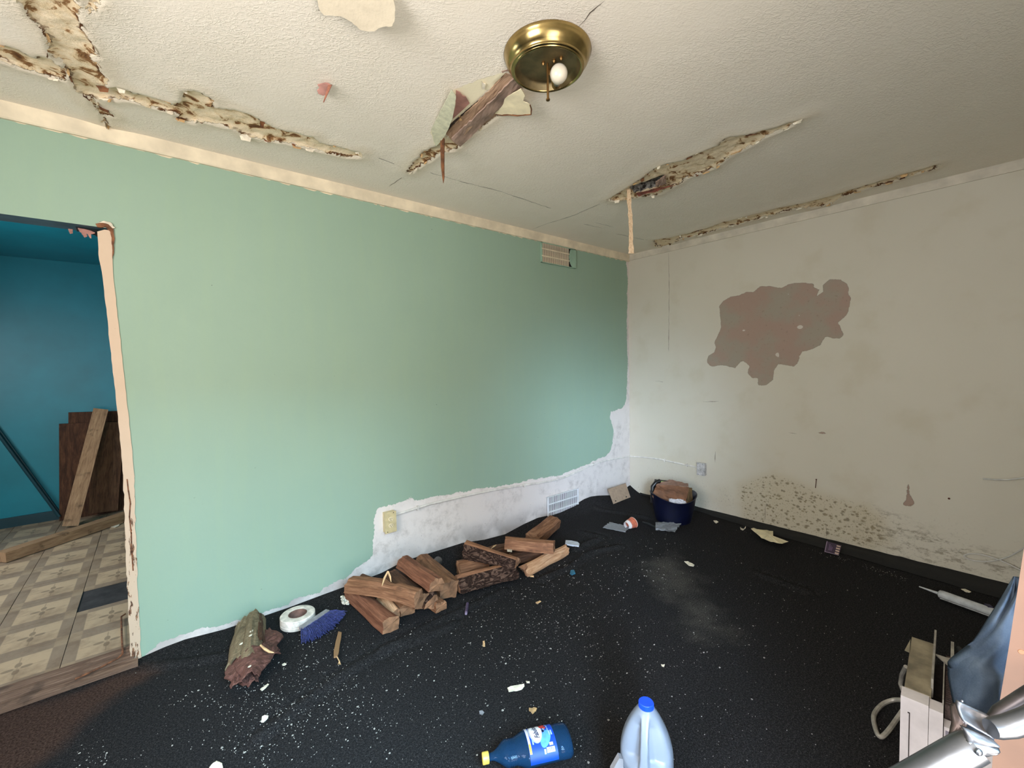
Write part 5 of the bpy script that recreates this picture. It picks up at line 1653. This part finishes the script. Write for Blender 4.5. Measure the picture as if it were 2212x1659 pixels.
lbj = jug_strip('label', simple('pale_label', (112, 124, 138), .4, var=.02), -2.4, 2.4, lambda s_: 0.012, 0.106, 0.0784, 48, jug)
ink = simple('black_print', (36, 40, 48), .5)
M['tealp'] = simple('teal_print', (40, 150, 186), .4, var=.08)
jug_strip('teal_band', M['tealp'], -2.2, -0.15, lambda s_: 0.094 - 0.040 * s_ ** 1.5, 0.010, 0.0788, 30, lbj)
for k, (a0, a1, z) in enumerate([(-1.25, -0.75, .113), (-1.15, -0.25, .108), (-1.3, -0.75, .1035)]):
    jug_strip('print_line', ink, a0, a1, lambda s_, z=z: z - .012 * s_, 0.0012, 0.0788, 10, lbj)
for r_ in range(9):
    for q_ in range(7):
        a0 = 0.42 + q_ * 0.085 + r3.uniform(0, .02)
        jug_strip('fine_print', simple('fine_print_grey', (108, 116, 132), .5) if (r_, q_) == (0, 0) else bpy.data.materials['fine_print_grey'], a0, a0 + r3.uniform(.04, .075), lambda s_, r_=r_: 0.108 - r_ * .0048, 0.0016, 0.0788, 2, lbj)

# white and blue packet standing against the jug
pk = thing('white_packet', 'white and pale blue packet leaning against the left side of the jug', 'packet', tuple(PD(1335, 1700, 1.3)))
k0, k1, k2, k3 = PD(1321, 1668, 1.29), PD(1346, 1668, 1.31), PD(1349, 1641, 1.32), PD(1338, 1638, 1.305)
lowp = Vector((0, 0, -0.10))
MB().prism([k0 + lowp * 1.2, k1 + lowp * 1.2, k1, k2, k3, k0], CF * 0.02).obj('packet', simple('white_packet_card', (140, 136, 138), .6, var=.04), parent=pk)
q_ = [PD(1341, 1641, 1.32), PD(1347, 1632, 1.335), PD(1351, 1634, 1.34), PD(1352, 1652, 1.34), PD(1349, 1664, 1.325), PD(1345, 1650, 1.32)]
MB().prism(q_, CF * 0.012).obj('blue_top', simple('pale_teal_plastic', (70, 116, 136), .35, var=.1), parent=pk)

# ------------------------------------------------------------------ blue cleaner bottle on its side
BA, BB = Vector((-2.936, -1.513, 0.043)), Vector((-2.690, -1.641, 0.047))
bx_ = (BB - BA).normalized()          # from the cap towards the base
bl = Vector((0, 0, 1)).cross(bx_).normalized()
bu = bx_.cross(bl)
bot = thing('cleaner_bottle', 'clear blue cleaner bottle with a yellow cap lying on the carpet', 'bottle', ((BA.x + BB.x) / 2, (BA.y + BB.y) / 2, 0.002))
LB = (BB - BA).length
g = G('blue_clear_plastic', 0.06, spec=0.6)
g.col(lin((60, 122, 184)))
g.b.inputs['Transmission Weight'].default_value = 0.86
g.b.inputs['IOR'].default_value = 1.2
M['bplast'] = g.m
SXB, SYB = 1.0, 0.70


def bottle_prof():
    p = [(0.0125, 0.0), (0.0135, 0.012), (0.016, 0.020), (0.026, 0.034), (0.038, 0.047), (0.044, 0.058), (0.0445, 0.066)]
    for k in range(4):
        z = 0.068 + k * 0.0065
        p += [(0.0425, z), (0.0455, z + 0.0032)]
    p += [(0.0470, 0.097), (0.053, 0.110), (0.0575, 0.120), (0.059, 0.126), (0.059, 0.225), (0.0575, 0.231), (0.0585, 0.238), (0.0585, LB - 0.012), (0.053, LB - 0.002), (0.04, LB), (0.0, LB - 0.008)]
    return p


MB().lathe(bottle_prof(), BA, 64, axis=bx_, xdir=bl, sx=SXB, sy=SYB).obj('bottle_body', M['bplast'], parent=bot, smooth='all')
g = G('blue_liquid', 0.1)
g.col(lin((8, 54, 88)))
g.b.inputs['Transmission Weight'].default_value = 0.55
liq = MB()
lp = [(r_ * .93, z_ + (.002 if z_ < .1 else -.001)) for r_, z_ in bottle_prof()]
liq.lathe(lp, BA, 48, axis=bx_, xdir=bl, sx=SXB, sy=SYB)
lv = []
for v_ in liq.v:
    d_ = Vector(v_) - BA
    hgt = d_.dot(bu)
    lv.append(tuple(Vector(v_) - bu * max(0.0, hgt - 0.002)))
liq.v = lv
liq.obj('cleaner_liquid', g.m, parent=bot, smooth=False)
M['ycap'] = simple('yellow_cap', (236, 206, 92), .4, var=.06)
MB().lathe([(0.0, -0.021), (0.0155, -0.021), (0.0172, -0.019), (0.0172, -0.002), (0.0165, 0.0), (0.013, 0.001)], BA, 36, axis=bx_, xdir=bl).obj('cap', M['ycap'], parent=bot, smooth=True)


def onbot(sc, t, lift=0.0):
    """sc: metres round the bottle from the crest, towards the text's right; t: metres from the cap end"""
    r_ = 0.0594 + lift
    # arc length on the flattened section, integrated coarsely
    th_, acc = 0.0, 0.0
    st_ = 0.02 if sc >= 0 else -0.02
    while abs(acc) < abs(sc):
        e0 = math.hypot(r_ * SXB * math.cos(th_), r_ * SYB * math.sin(th_))
        acc += e0 * st_
        th_ += st_
    th_ -= (acc - sc) / max(1e-6, math.hypot(r_ * SXB * math.cos(th_), r_ * SYB * math.sin(th_))) if sc else 0
    return BA + bx_ * t + bl * (math.sin(th_) * r_ * SXB) + bu * (math.cos(th_) * r_ * SYB)


def wrap_sheet(name, s0, s1, t0, t1, mat, lift, parent, n=40):
    return MB().gridsheet(lambda a, b_: onbot(s0 + (s1 - s0) * a, t0 + (t1 - t0) * b_, lift), n, 2).obj(name, mat, parent=parent, smooth='all', recalc=False)


def wrap_poly(name, poly, mat, lift, parent):
    b2 = MB()
    cs_, ct_ = sum(p[0] for p in poly) / len(poly), sum(p[1] for p in poly) / len(poly)
    n_, R_ = len(poly), 9
    vs_ = []
    for k in range(R_, 0, -1):
        vs_ += [onbot(cs_ + (s_ - cs_) * k / R_, ct_ + (t_ - ct_) * k / R_, lift) for s_, t_ in poly]
    vs_.append(onbot(cs_, ct_, lift))
    fs_ = [(k * n_ + i, k * n_ + (i + 1) % n_, (k + 1) * n_ + (i + 1) % n_, (k + 1) * n_ + i) for k in range(R_ - 1) for i in range(n_)]
    fs_ += [((R_ - 1) * n_ + i, (R_ - 1) * n_ + (i + 1) % n_, R_ * n_) for i in range(n_)]
    return b2.add(vs_, fs_).obj(name, mat, parent=parent, recalc=False)


M['lblue'] = simple('bright_blue_label', (8, 70, 190), .5, var=.08, scale=12)
label = wrap_sheet('label', -0.085, 0.072, 0.128, 0.222, M['lblue'], 0.0006, bot)
# text runs round the bottle, letter tops towards the cap. s axis: from near carpet (camera side) up and over
SGN = -1.0   # camera side is the start of the word


def S_(x):
    return SGN * -x


M['white_p'] = simple('white_print', (238, 240, 244), .4, var=.02)
M['silver_p'] = simple('silver_print', (172, 178, 190), .4, var=.05)
M['yellow_p'] = simple('yellow_print', (244, 190, 70), .4, var=.04)
M['red_p'] = simple('red_fruit_print', (206, 62, 56), .45, var=.3, scale=90)
M['navy_p'] = simple('navy_print', (10, 22, 74), .4)


def ell(cs, ct, rs, rt, n=28, rot=0.0):
    return [(cs + rs * math.cos(a) * math.cos(rot) - rt * math.sin(a) * math.sin(rot), ct + rs * math.cos(a) * math.sin(rot) + rt * math.sin(a) * math.cos(rot)) for a in [2 * math.pi * k / n for k in range(n)]]


CS, CT = 0.014, 0.163
wrap_sheet('white_stripe', -0.03, 0.06, 0.129, 0.1365, M['white_p'], 0.0011, label, 24)
wrap_sheet('stripe_print', -0.012, 0.05, 0.1322, 0.1336, M['silver_p'], 0.0014, label, 16)
wrap_sheet('yellow_stripe', -0.055, -0.027, 0.129, 0.1365, M['yellow_p'], 0.0011, label, 10)
wrap_poly('silver_oval', ell(CS, CT - .002, .044, .0235), M['silver_p'], 0.0010, label)
wrap_poly('white_oval', ell(CS, CT, .0405, .0205), M['white_p'], 0.0014, label)
wrap_poly('splash', ell(-.018, .190, .03, .016, rot=.5), simple('sky_splash_print', (96, 172, 244), .4, var=.1, scale=40), 0.0010, label)
wrap_poly('fruit', ell(.036, .189, .016, .010), M['red_p'], 0.0016, label)
wrap_poly('fruit', ell(.024, .194, .008, .007), M['red_p'], 0.0016, label)
wrap_poly('leaf_print', ell(.012, .190, .010, .004, rot=.4), simple('pale_blue_print', (150, 206, 236), .4), 0.0016, label)
wrap_poly('navy_dot', ell(.008, .188, .006, .004), M['navy_p'], 0.0019, label)
for k in range(3):
    wrap_sheet('small_print', .008 + k * .014, .019 + k * .014, .203, .2062, simple('light_print', (178, 208, 250), .4) if k == 0 else bpy.data.materials['light_print'], 0.0012, label, 4)
for k in range(2):
    wrap_sheet('small_print', -.012, .006, .204 + k * .007, .2085 + k * .007, bpy.data.materials['light_print'], 0.0012, label, 4)
wrap_sheet('small_print', -.031, -.016, .143, .1475, bpy.data.materials['light_print'], 0.0012, label, 4)
# barcode panel and number
wrap_sheet('barcode_panel', -.060, -.046, .186, .213, M['white_p'], 0.0012, label, 8)
xb = .188
while xb < .211:
    w = r3.uniform(.0006, .0016)
    wrap_sheet('barcode_bar', -.057, -.047, xb, xb + w, M['navy_p'], 0.0016, label, 4)
    xb += w + r3.uniform(.0006, .0014)
wrap_sheet('small_print', -.042, -.034, .198, .210, M['white_p'], 0.0012, label, 4)
wrap_sheet('small_print', -.062, -.049, .177, .183, bpy.data.materials['light_print'], 0.0012, label, 4)


def flat_text(txt, size, shear=0.0, bold=0.0):
    c_ = bpy.data.curves.new('txt', 'FONT')
    c_.body = txt
    c_.size = size
    c_.shear = shear
    c_.offset = bold
    c_.align_x = 'CENTER'
    c_.resolution_u = 3
    o_ = bpy.data.objects.new('txt', c_)
    COL.objects.link(o_)
    dg = bpy.context.evaluated_depsgraph_get()
    me = bpy.data.meshes.new_from_object(o_.evaluated_get(dg))
    bpy.data.objects.remove(o_)
    bm = bmesh.new()
    bm.from_mesh(me)
    bmesh.ops.triangulate(bm, faces=bm.faces)
    for _ in range(2):
        bmesh.ops.subdivide_edges(bm, edges=[e for e in bm.edges if e.calc_length() > size * .12], cuts=1)
        bmesh.ops.triangulate(bm, faces=bm.faces)
    v_ = [tuple(v.co) for v in bm.verts]
    f_ = [tuple(v.index for v in f.verts) for f in bm.faces]
    bm.free()
    return v_, f_


tv, tf = flat_text('Fabuloso', .0195, .25, .0005)
MB().add([onbot(CS + .004 + x_ * 0.96, CT + .0055 - y_ * 1.15 - .10 * x_, .0020) for x_, y_, z_ in tv], tf).obj('brand_lettering', M['navy_p'], parent=label, recalc=False)

# ------------------------------------------------------------------ old room air conditioner at the lower right
ac = thing('air_conditioner', 'old white and beige room air conditioner with open fins on the carpet', 'air conditioner', (-1.8, -2.55, 0))
HA = 0.30
f0, f1 = P(1951, 1486, z=HA), P(2033, 1518, z=HA)      # front top edge, left to right
bk0 = P(1968, 1375, z=HA)
ev = (f1 - f0)
ev.z = 0
ev.normalize()
dvp = (bk0 - f0)
dvp.z = 0
DEP = dvp.length
dvp.normalize()
WAC = 0.66
M['acb'] = simple('beige_ac_metal', (148, 136, 112), .55, var=.14, scale=16)
M['acw'] = simple('white_ac_plastic', (222, 214, 214), .5, var=.04, scale=16)
M['acd'] = simple('dark_ac_core', (48, 38, 36), .9, var=.3, scale=60)
M['rustb'] = simple('brown_coil_fins', (84, 68, 64), .75, var=.2, scale=120)
M['acs'] = simple('grey_metal_flange', (168, 162, 152), .5, .3, var=.1)


def ap(a, b_, z):
    return f0 + ev * (a * 0.54) + dvp * b_ + Vector((0, 0, z - HA))


def acbox(name, a0, a1, b0_, b1_, z0, z1, mat, parent=ac, label=None):
    c_ = [ap(a, b_, z) for a in (a0, a1) for b_ in (b0_, b1_) for z in (z0, z1)]
    return MB().add(c_, [(0, 1, 3, 2), (4, 6, 7, 5), (0, 4, 5, 1), (2, 3, 7, 6), (0, 2, 6, 4), (1, 5, 7, 3)]).obj(name, mat, parent=parent, label=label)


WS = (f1 - f0).length
acbox('casing', 0.004, 0.115, 0.012, DEP, 0.006, HA, M['acb'], label='scuffed beige metal casing')
acbox('casing', 0.115, WAC, 0.03, DEP - 0.02, 0.006, HA - 0.06, M['acd'])
acbox('front_panel', -0.006, 0.108, -0.04, 0.012, 0.0, HA - 0.002, M['acw'], label='white plastic front panel')
acbox('front_panel', 0.110, 0.165, -0.042, 0.010, 0.0, HA - 0.006, M['acw'])
acbox('front_panel', 0.168, WAC, -0.03, 0.010, 0.0, HA - 0.05, M['acw'])
acbox('panel_groove', 0.030, 0.034, -0.0415, -0.039, 0.0, HA - 0.045, M['acd'])
acbox('panel_groove', 0.024, 0.034, -0.0415, -0.039, HA - 0.048, HA - 0.045, M['acd'])
acbox('flange', 0.112, 0.122, 0.06, DEP + 0.05, HA - 0.03, HA + 0.03, M['acs'])
acbox('flange', 0.160, 0.166, 0.0, DEP - 0.12, HA - 0.06, HA + 0.012, M['acs'])
acbox('flange', 0.190, 0.205, DEP - 0.12, DEP + 0.02, HA - 0.05, HA + 0.02, M['acs'])
acbox('coil', 0.17, 0.30, 0.02, DEP - 0.03, HA - 0.07, HA - 0.012, M['rustb'], label='brown coil with fine fins')
for k in range(26):
    b_ = 0.03 + (DEP - 0.08) * k / 26
    acbox('fin', 0.172, 0.298, b_, b_ + 0.002, HA - 0.012, HA - 0.008, M['rustb'])
acbox('back_plate', 0.24, WAC, DEP - 0.03, DEP - 0.02, HA - 0.10, HA + 0.015, M['acb'])
MB().tube([ap(0.225, DEP - 0.01, HA + .02), ap(0.27, DEP - 0.10, HA + .012)], 0.006, 6).obj('black_rod', M['black_strip'], parent=ac)
MB().prism([ap(.118, DEP - .10, HA + .012), ap(.19, DEP - .155, HA + .012), ap(.205, DEP - .13, HA + .012), ap(.205, DEP - .09, HA + .012), ap(.17, DEP - .10, HA + .012)], (0, 0, .004)).obj('bent_bracket', M['acs'], parent=ac)
acbox('side_grille', 0.175, 0.22, -0.032, -0.030, HA - 0.16, HA - 0.06, simple('lilac_grille', (150, 144, 156), .6, var=.1))
# bits broken at the back left
MB().prism([ap(.0, DEP - .03, HA + .001), ap(-.02, DEP - .11, HA - .005), ap(.004, DEP - .125, HA + .001)], (0, 0, .003)).obj('broken_corner', M['acb'], parent=ac)
# power cord looping on the carpet at its left
cpt = [P(1957, 1440, z=.16), P(1948, 1458, z=.10), P(1945, 1478, z=.05), P(1950, 1492, z=.03)]
MB().tube(cpt, .007, 8).obj('power_cord', M['acs'], parent=ac, smooth=True)
ck_ = [P(1950, 1512, z=.05), P(1930, 1512, z=.03), P(1908, 1520, z=.015), P(1893, 1535, z=.010), P(1887, 1550, z=.010), P(1890, 1570, z=.010), P(1897, 1588, z=.010), P(1906, 1591, z=.012), P(1920, 1577, z=.02), P(1936, 1555, z=.03), P(1950, 1535, z=.05)]
cvx = []
for i in range(len(ck_) - 1):
    p_0, p_1, p_2, p_3 = ck_[max(i - 1, 0)], ck_[i], ck_[i + 1], ck_[min(i + 2, len(ck_) - 1)]
    for k in range(4):
        t = k / 4
        cvx.append(0.5 * ((2 * p_1) + (p_2 - p_0) * t + (2 * p_0 - 5 * p_1 + 4 * p_2 - p_3) * t * t + (3 * p_1 - p_0 - 3 * p_2 + p_3) * t ** 3))
MB().tube(cvx + [ck_[-1]], .0075, 8).obj('power_cord', M['acs'], parent=ac, smooth=True)

# ------------------------------------------------------------------ close by the camera: tan board, denim and a tube frame
M['ply'] = simple('tan_board_face', (112, 78, 56), .75, var=.08, scale=7)
b_o, b_l, b_r = PD(2150, 1570, .62), PD(2226, 1060, .60), PD(2500, 1570, .54)
b_n = (b_l - b_o).cross(b_r - b_o).normalized()


def onboard(u, v):
    d = ray(u, v)
    return CAM + d * ((b_o - CAM).dot(b_n) / d.dot(b_n))


bd0 = [onboard(u, v) for u, v in [(2232, 1060), (2207, 1215), (2179, 1400), (2150, 1570), (2134, 1760), (2330, 1760), (2330, 1060)]]
bnm = (bd0[1] - bd0[0]).cross(bd0[5] - bd0[0]).normalized()
pb = thing('tan_board', 'tan board standing close by at the doorway, seen edge-on', 'board', tuple(bd0[4]))
MB().prism(bd0, ray(2160, 1500).normalized() * .018).obj('board', M['ply'], parent=pb)
MB().lathe([(.0035, 0), (.003, .0006), (0, .0007)], onboard(2206, 1408), 12, axis=(b_n if b_n.dot(CF) < 0 else -b_n)).obj('knot', simple('brown_knot', (150, 98, 64), .8), parent=pb)

g = G('faded_denim', .9, spec=.1)
n_ = g.noise(9, 3)
tw = g.noise(420, 2)
c_ = g.ramp(n_, [(0.36, (40, 50, 66)), (0.5, (58, 72, 90)), (0.66, (96, 108, 122))])
g.col(g.mix(g.math('MULTIPLY', tw, .15), c_, lin((150, 164, 178))))
M['denim'] = g.m


def denim(s_, t_):
    L0 = [(2206, 1252), (2172, 1310), (2120, 1392), (2062, 1436), (2062, 1470), (2074, 1530), (2090, 1570), (2110, 1620)]
    R0 = [(2216, 1252), (2225, 1330), (2225, 1400), (2222, 1450), (2218, 1490), (2215, 1540), (2210, 1590), (2200, 1640)]
    k = t_ * (len(L0) - 1)
    i = min(len(L0) - 2, int(k))
    f_ = k - i
    lu, lv_ = L0[i][0] + (L0[i + 1][0] - L0[i][0]) * f_, L0[i][1] + (L0[i + 1][1] - L0[i][1]) * f_
    ru, rv_ = R0[i][0] + (R0[i + 1][0] - R0[i][0]) * f_, R0[i][1] + (R0[i + 1][1] - R0[i][1]) * f_
    u, v = lu + (ru - lu) * s_, lv_ + (rv_ - lv_) * s_
    bul = 0.05 * math.sin(math.pi * min(1, .12 + s_ * .88)) * math.sin(math.pi * (.15 + .7 * t_))
    wr_ = .010 * math.sin(t_ * 15 + s_ * 3 + 2 * mn.noise((s_ * 2, t_ * 2, 3))) + .012 * mn.noise((s_ * 4, t_ * 5, 1))
    return PD(u, v, .74 - bul + wr_)


MB().gridsheet(denim, 22, 34, tuple(CF * .012)).obj('denim', M['denim'], parent=None, smooth='all')
tag(bpy.data.objects['denim'], 'faded blue denim cloth bunched behind the metal tube joint', 'cloth')
bpy.data.objects['denim'].name = 'denim_cloth'

g = G('galvanised_tube', .32, .9)
g.col(g.mix(g.noise(30, 3), lin((104, 105, 108)), lin((122, 122, 124))))
g.nrm(g.bump(g.noise(90, 3), .12, .002))
M['galv'] = g.m
M['galvd'] = simple('dull_dark_tube', (84, 78, 78), .4, .8, var=.2)
M['flat'] = simple('flattened_steel_end', (128, 124, 124), .5, .7, var=.15, scale=14, bump=.2)
ff = thing('metal_tube_frame', 'silver metal tube frame with flattened ends meeting at a joint', 'frame', tuple(PD(1930, 1700, .52)))


def tube_px(name, pts_, r, mat, seg=24):
    return MB().tube([PD(u, v, d) for u, v, d in pts_], r, seg).obj(name, mat, parent=ff, smooth=True)


tube_px('tube', [(1900, 1722, .54), (1990, 1673, .53), (2060, 1634, .52), (2094, 1616, .515), (2108, 1610, .513)], [.0172, .0172, .0172, .0172, .0165], M['galv'])
tube_px('tube', [(2140, 1574, .50), (2150, 1573, .50), (2180, 1569, .495), (2240, 1548, .485), (2330, 1505, .47)], [.0095, .0108, .0115, .0118, .0118], M['galv'])
tube_px('dark_tube', [(2139, 1552, .53), (2160, 1541, .53), (2215, 1507, .52), (2300, 1455, .50)], [.0045, .0085, .0090, .0092], M['galvd'])
tube_px('dark_tube', [(2158, 1560, .525), (2190, 1548, .52), (2240, 1528, .51), (2320, 1490, .49)], [.006, .0075, .0085, .0090], simple('brown_dark_tube', (92, 70, 58), .5, .5, var=.25, scale=40))


def flat_end(name, poly, d, th_, bow, mat, seed):
    """flattened tube end: a shallow dished plate"""
    A0, A1, B1, B0 = [PD(u, v, dd) for (u, v), dd in zip(poly, d)]

    def fn(s_, t_):
        p = A0.lerp(A1, s_).lerp(B0.lerp(B1, s_), t_)
        return p - CF * (bow * math.sin(math.pi * t_) * math.sin(math.pi * (.2 + .6 * s_))) + CF * .002 * mn.noise((s_ * 4, t_ * 3, seed))
    return MB().gridsheet(fn, 14, 8, tuple(CF * th_)).obj(name, mat, parent=ff, smooth='all')


flat_end('flattened_end', [(2072, 1516), (2136, 1546), (2147, 1597), (2086, 1562)], (.525, .52, .505, .515), .004, -.006, M['flat'], 1)
flat_end('flattened_end', [(2083, 1573), (2146, 1598), (2158, 1616), (2092, 1606)], (.512, .503, .500, .508), .006, .006, M['flat'], 2)
flat_end('flattened_end', [(2094, 1604), (2158, 1616), (2158, 1629), (2104, 1642)], (.506, .500, .498, .503), .004, .002, M['galv'], 3)
flat_end('flattened_end', [(2058, 1526), (2074, 1520), (2090, 1566), (2056, 1590)], (.54, .535, .525, .53), .004, .004, simple('brown_flat_end', (112, 96, 90), .5, .6, var=.2), 4)
MB().lathe([(.004, 0), (.004, .002), (.0025, .0035), (0, .004)], PD(2112, 1623, .500), 12, axis=-CF).obj('rivet', M['galv'], parent=ff)
MB().lathe([(.0016, 0), (.0012, .001), (0, .0015)], PD(2078, 1514, .523), 10, axis=-CF).obj('rivet', M['galv'], parent=ff)

# ------------------------------------------------------------------ paint crumbs on the carpet
def h_at(x, y):
    return float(carpet_h(np.array([x]), np.array([y]))[0])


M['crumb'] = simple('white_paint_crumb', (176, 172, 164), .85, var=.14, scale=60)
clus = [(600, 1530, 90, 38, 240), (700, 1395, 45, 45, 130), (560, 1600, 90, 40, 110), (180, 1640, 70, 22, 60), (660, 1470, 110, 40, 130), (1120, 1330, 80, 45, 190), (1230, 1330, 90, 50, 210), (1170, 1260, 60, 26, 70),
        (1350, 1235, 55, 30, 130), (1250, 1230, 45, 20, 50), (1300, 1390, 190, 60, 160), (1180, 1450, 160, 60, 120), (1560, 1390, 130, 40, 60), (1000, 1400, 130, 45, 120), (1000, 1530, 190, 60, 110), (1620, 1290, 110, 50, 50),
        (1500, 1560, 140, 60, 60), (1760, 1330, 120, 60, 36), (760, 1560, 120, 50, 90), (420, 1500, 60, 26, 40), (1450, 1180, 70, 20, 40), (1240, 1600, 120, 40, 40)]
cm = MB()
r4 = random.Random(11)
P0 = []
for u0, v0, su, sv, n_ in clus:
    for _ in range(n_):
        P0.append((r4.gauss(u0, su), r4.gauss(v0, sv), r4.random() < (.3 if v0 < 1270 else .1)))
for _ in range(170):
    t = r4.random()
    P0.append((1600 + 360 * t + r4.gauss(0, 4), 1138 + 116 * t + r4.gauss(0, 3.5), False))
for _ in range(260):
    P0.append((r4.uniform(330, 2000), r4.uniform(1180, 1700), False))
for u, v, big in P0:
    p = pz(u, v, 0)
    if not (-4.0 < p.x < -0.25 and -2.85 < p.y < -0.06) or p.x < -3.75 and p.y > -.12:
        continue
    z = h_at(p.x, p.y) + .003
    s_ = r4.uniform(.0009, .0022) if not big else r4.uniform(.0026, .0052)
    k = r4.choice((4, 5, 5))
    a0 = r4.uniform(0, 6.28)
    st = r4.uniform(.5, 1.0)
    q = [Vector((p.x + math.cos(a0 + 6.28 * i / k) * s_ * r4.uniform(.6, 1.2), p.y + math.sin(a0 + 6.28 * i / k) * s_ * st, z + r4.uniform(0, .0012))) for i in range(k)]
    cm.add(q + [x_ + Vector((0, 0, .0014)) for x_ in q], [tuple(range(k - 1, -1, -1)), tuple(range(k, 2 * k))] + [(i, (i + 1) % k, k + (i + 1) % k, k + i) for i in range(k)])
co = cm.obj('paint_crumbs', M['crumb'], kind='stuff', recalc=False)
tag(co, 'scattered white paint crumbs over the dark carpet', 'debris', kind='stuff')

# the larger fallen flakes, one by one
FL = [
    ('largest white plaster flake lying alone above the blue bottle', [(1096, 1487), (1102, 1484), (1132, 1478), (1133, 1483), (1127, 1490), (1117, 1493), (1110, 1493), (1099, 1495)], 'paper_flake'),
    ('tan paper flake at the upper side of the blue bottle', [(1143, 1530), (1150, 1531), (1153, 1529), (1160, 1531), (1158, 1536), (1150, 1543), (1147, 1538), (1143, 1536)], 'tan_flake'),
    ('small pinkish flake beside the largest white flake', [(1136, 1472), (1144, 1473), (1144, 1476), (1138, 1476)], 'paper_flake'),
    ('white flake in front of the weathered log, by the bottom of the photo', [(566, 1549), (572, 1546), (580, 1547), (579, 1552), (570, 1561), (564, 1561)], 'paper_flake'),
    ('long cream flake just in front of the weathered log', [(562, 1490), (570, 1484), (578, 1478), (581, 1479), (574, 1487), (566, 1493)], 'paper_flake'),
    ('cream flake beneath the blue bristles on the open carpet', [(609, 1436), (615, 1433), (619, 1435), (615, 1438), (610, 1438)], 'paper_flake'),
    ('pinkish flake at the bottom edge of the photo', [(452, 1659), (460, 1650), (468, 1645), (480, 1650), (482, 1664), (470, 1672)], 'paper_flake'),
    ('white flake on the carpet to the right of the jug', [(1428, 1436), (1432, 1437), (1436, 1436), (1434, 1441), (1430, 1440)], 'paper_flake'),
    ('flat grey-white scrap on the dusty middle of the carpet', [(1478, 1213), (1486, 1213), (1500, 1221), (1498, 1224), (1488, 1222)], 'paper_flake'),
    ('curved white flake by the carpet border, left of the torn board paper', [(1599, 1139), (1602, 1142), (1607, 1143), (1611, 1137), (1611, 1141), (1605, 1146), (1600, 1144)], 'paper_flake'),
    ('white flake lying in front of the navy tub', [(1541, 1125), (1548, 1125), (1552, 1128), (1547, 1131), (1543, 1128)], 'paper_flake'),
    ('long white flake above the caulking gun', [(2076, 1273), (2085, 1273), (2098, 1279), (2094, 1281), (2084, 1278)], 'paper_flake'),
    ('small wood-coloured chip in front of the pale splintered log', [(1143, 1243), (1153, 1244), (1153, 1247), (1144, 1246)], 'pale_splinter'),
    ('pale wood chip on the carpet above the largest white flake', [(1043, 1386), (1047, 1385), (1048, 1397), (1043, 1397)], 'pale_splinter'),
    ('yellowish wood chip on the crumb-strewn middle carpet', [(1157, 1302), (1166, 1298), (1169, 1300), (1160, 1305)], 'pale_splinter'),
    ('greenish translucent flake left of the blue bottle', [(1035, 1537), (1042, 1536), (1046, 1540), (1042, 1545), (1036, 1543)], 'film'),
]
for k, (lab_, poly, mt) in enumerate(FL):
    rp = roughen(poly, 3, .4, k)
    q = []
    for u, v in rp:
        p = pz(u, v, 0)
        q.append(pz(u, v, h_at(p.x, p.y) + .004 + .003 * mn.noise((u * .2, v * .2, k))))
    tag(MB().prism(q, (0, 0, .003)).obj('fallen_flake' if 'chip' not in lab_ else 'wood_chip', M[mt]), lab_, 'flake' if 'chip' not in lab_ else 'chip', 'fallen flakes on the carpet' if 'chip' not in lab_ else 'wood chips on the carpet')

# hairline cracks as narrow dark seams on the surfaces
M['crackm'] = simple('grey_brown_crack', (96, 84, 70), .95, var=.2)


def crack(parent, pts_, w, nrm_v, seed):
    r_ = random.Random(seed)
    fine = []
    for a_, b__ in zip(pts_[:-1], pts_[1:]):
        n_ = max(2, int((b__ - a_).length / .03))
        for k in range(n_):
            fine.append(a_.lerp(b__, k / n_))
    fine.append(pts_[-1])
    d_ = (fine[-1] - fine[0]).normalized()
    sd__ = d_.cross(nrm_v).normalized()
    L_, R_ = [], []
    for i, p in enumerate(fine):
        p = p + sd__ * r_.uniform(-.003, .003)
        ww = w * r_.uniform(.3, 1.0) * (0.2 if i in (0, len(fine) - 1) else 1)
        L_.append(p - sd__ * ww + nrm_v * .0006)
        R_.append(p + sd__ * ww + nrm_v * .0006)
    n_ = len(fine)
    return MB().add(L_ + R_, [(i, i + 1, n_ + i + 1, n_ + i) for i in range(n_ - 1)]).obj('hairline_crack', M['crackm'], parent=parent, recalc=False)


for k, l in enumerate([[(1444, 547), (1446, 610), (1445, 700), (1444, 760)], [(1518, 868), (1553, 867)], [(1415, 823), (1432, 825)], [(1703, 935), (1722, 937)], [(1653, 1095), (1652, 1125)], [(1546, 975), (1544, 1000)], [(1784, 1130), (1786, 1160)]]):
    crack(wall_right, [P(u, v, x=0.0) for u, v in l], .0016, Vector((-1, 0, 0)), k)
for k, l in enumerate([[(781, 330), (830, 345), (885, 368)], [(905, 366), (1000, 393), (1080, 413), (1190, 450)], [(1262, 484), (1300, 492)], [(1285, 480), (1326, 491)], [(1330, 505), (1412, 522)], [(885, 370), (862, 387), (842, 402)],
                       [(1320, 430), (1240, 465), (1185, 482), (1150, 495)], [(1248, 58), (1276, 28), (1306, 0)], [(0, 150), (60, 168), (140, 188)]]):
    crack(ceil, [P(u, v, z=ZC - .0006) for u, v in l], .0022, Vector((0, 0, -1)), k + 20)

for o in S.objects:
    if '_w' in o:
        del o['_w']
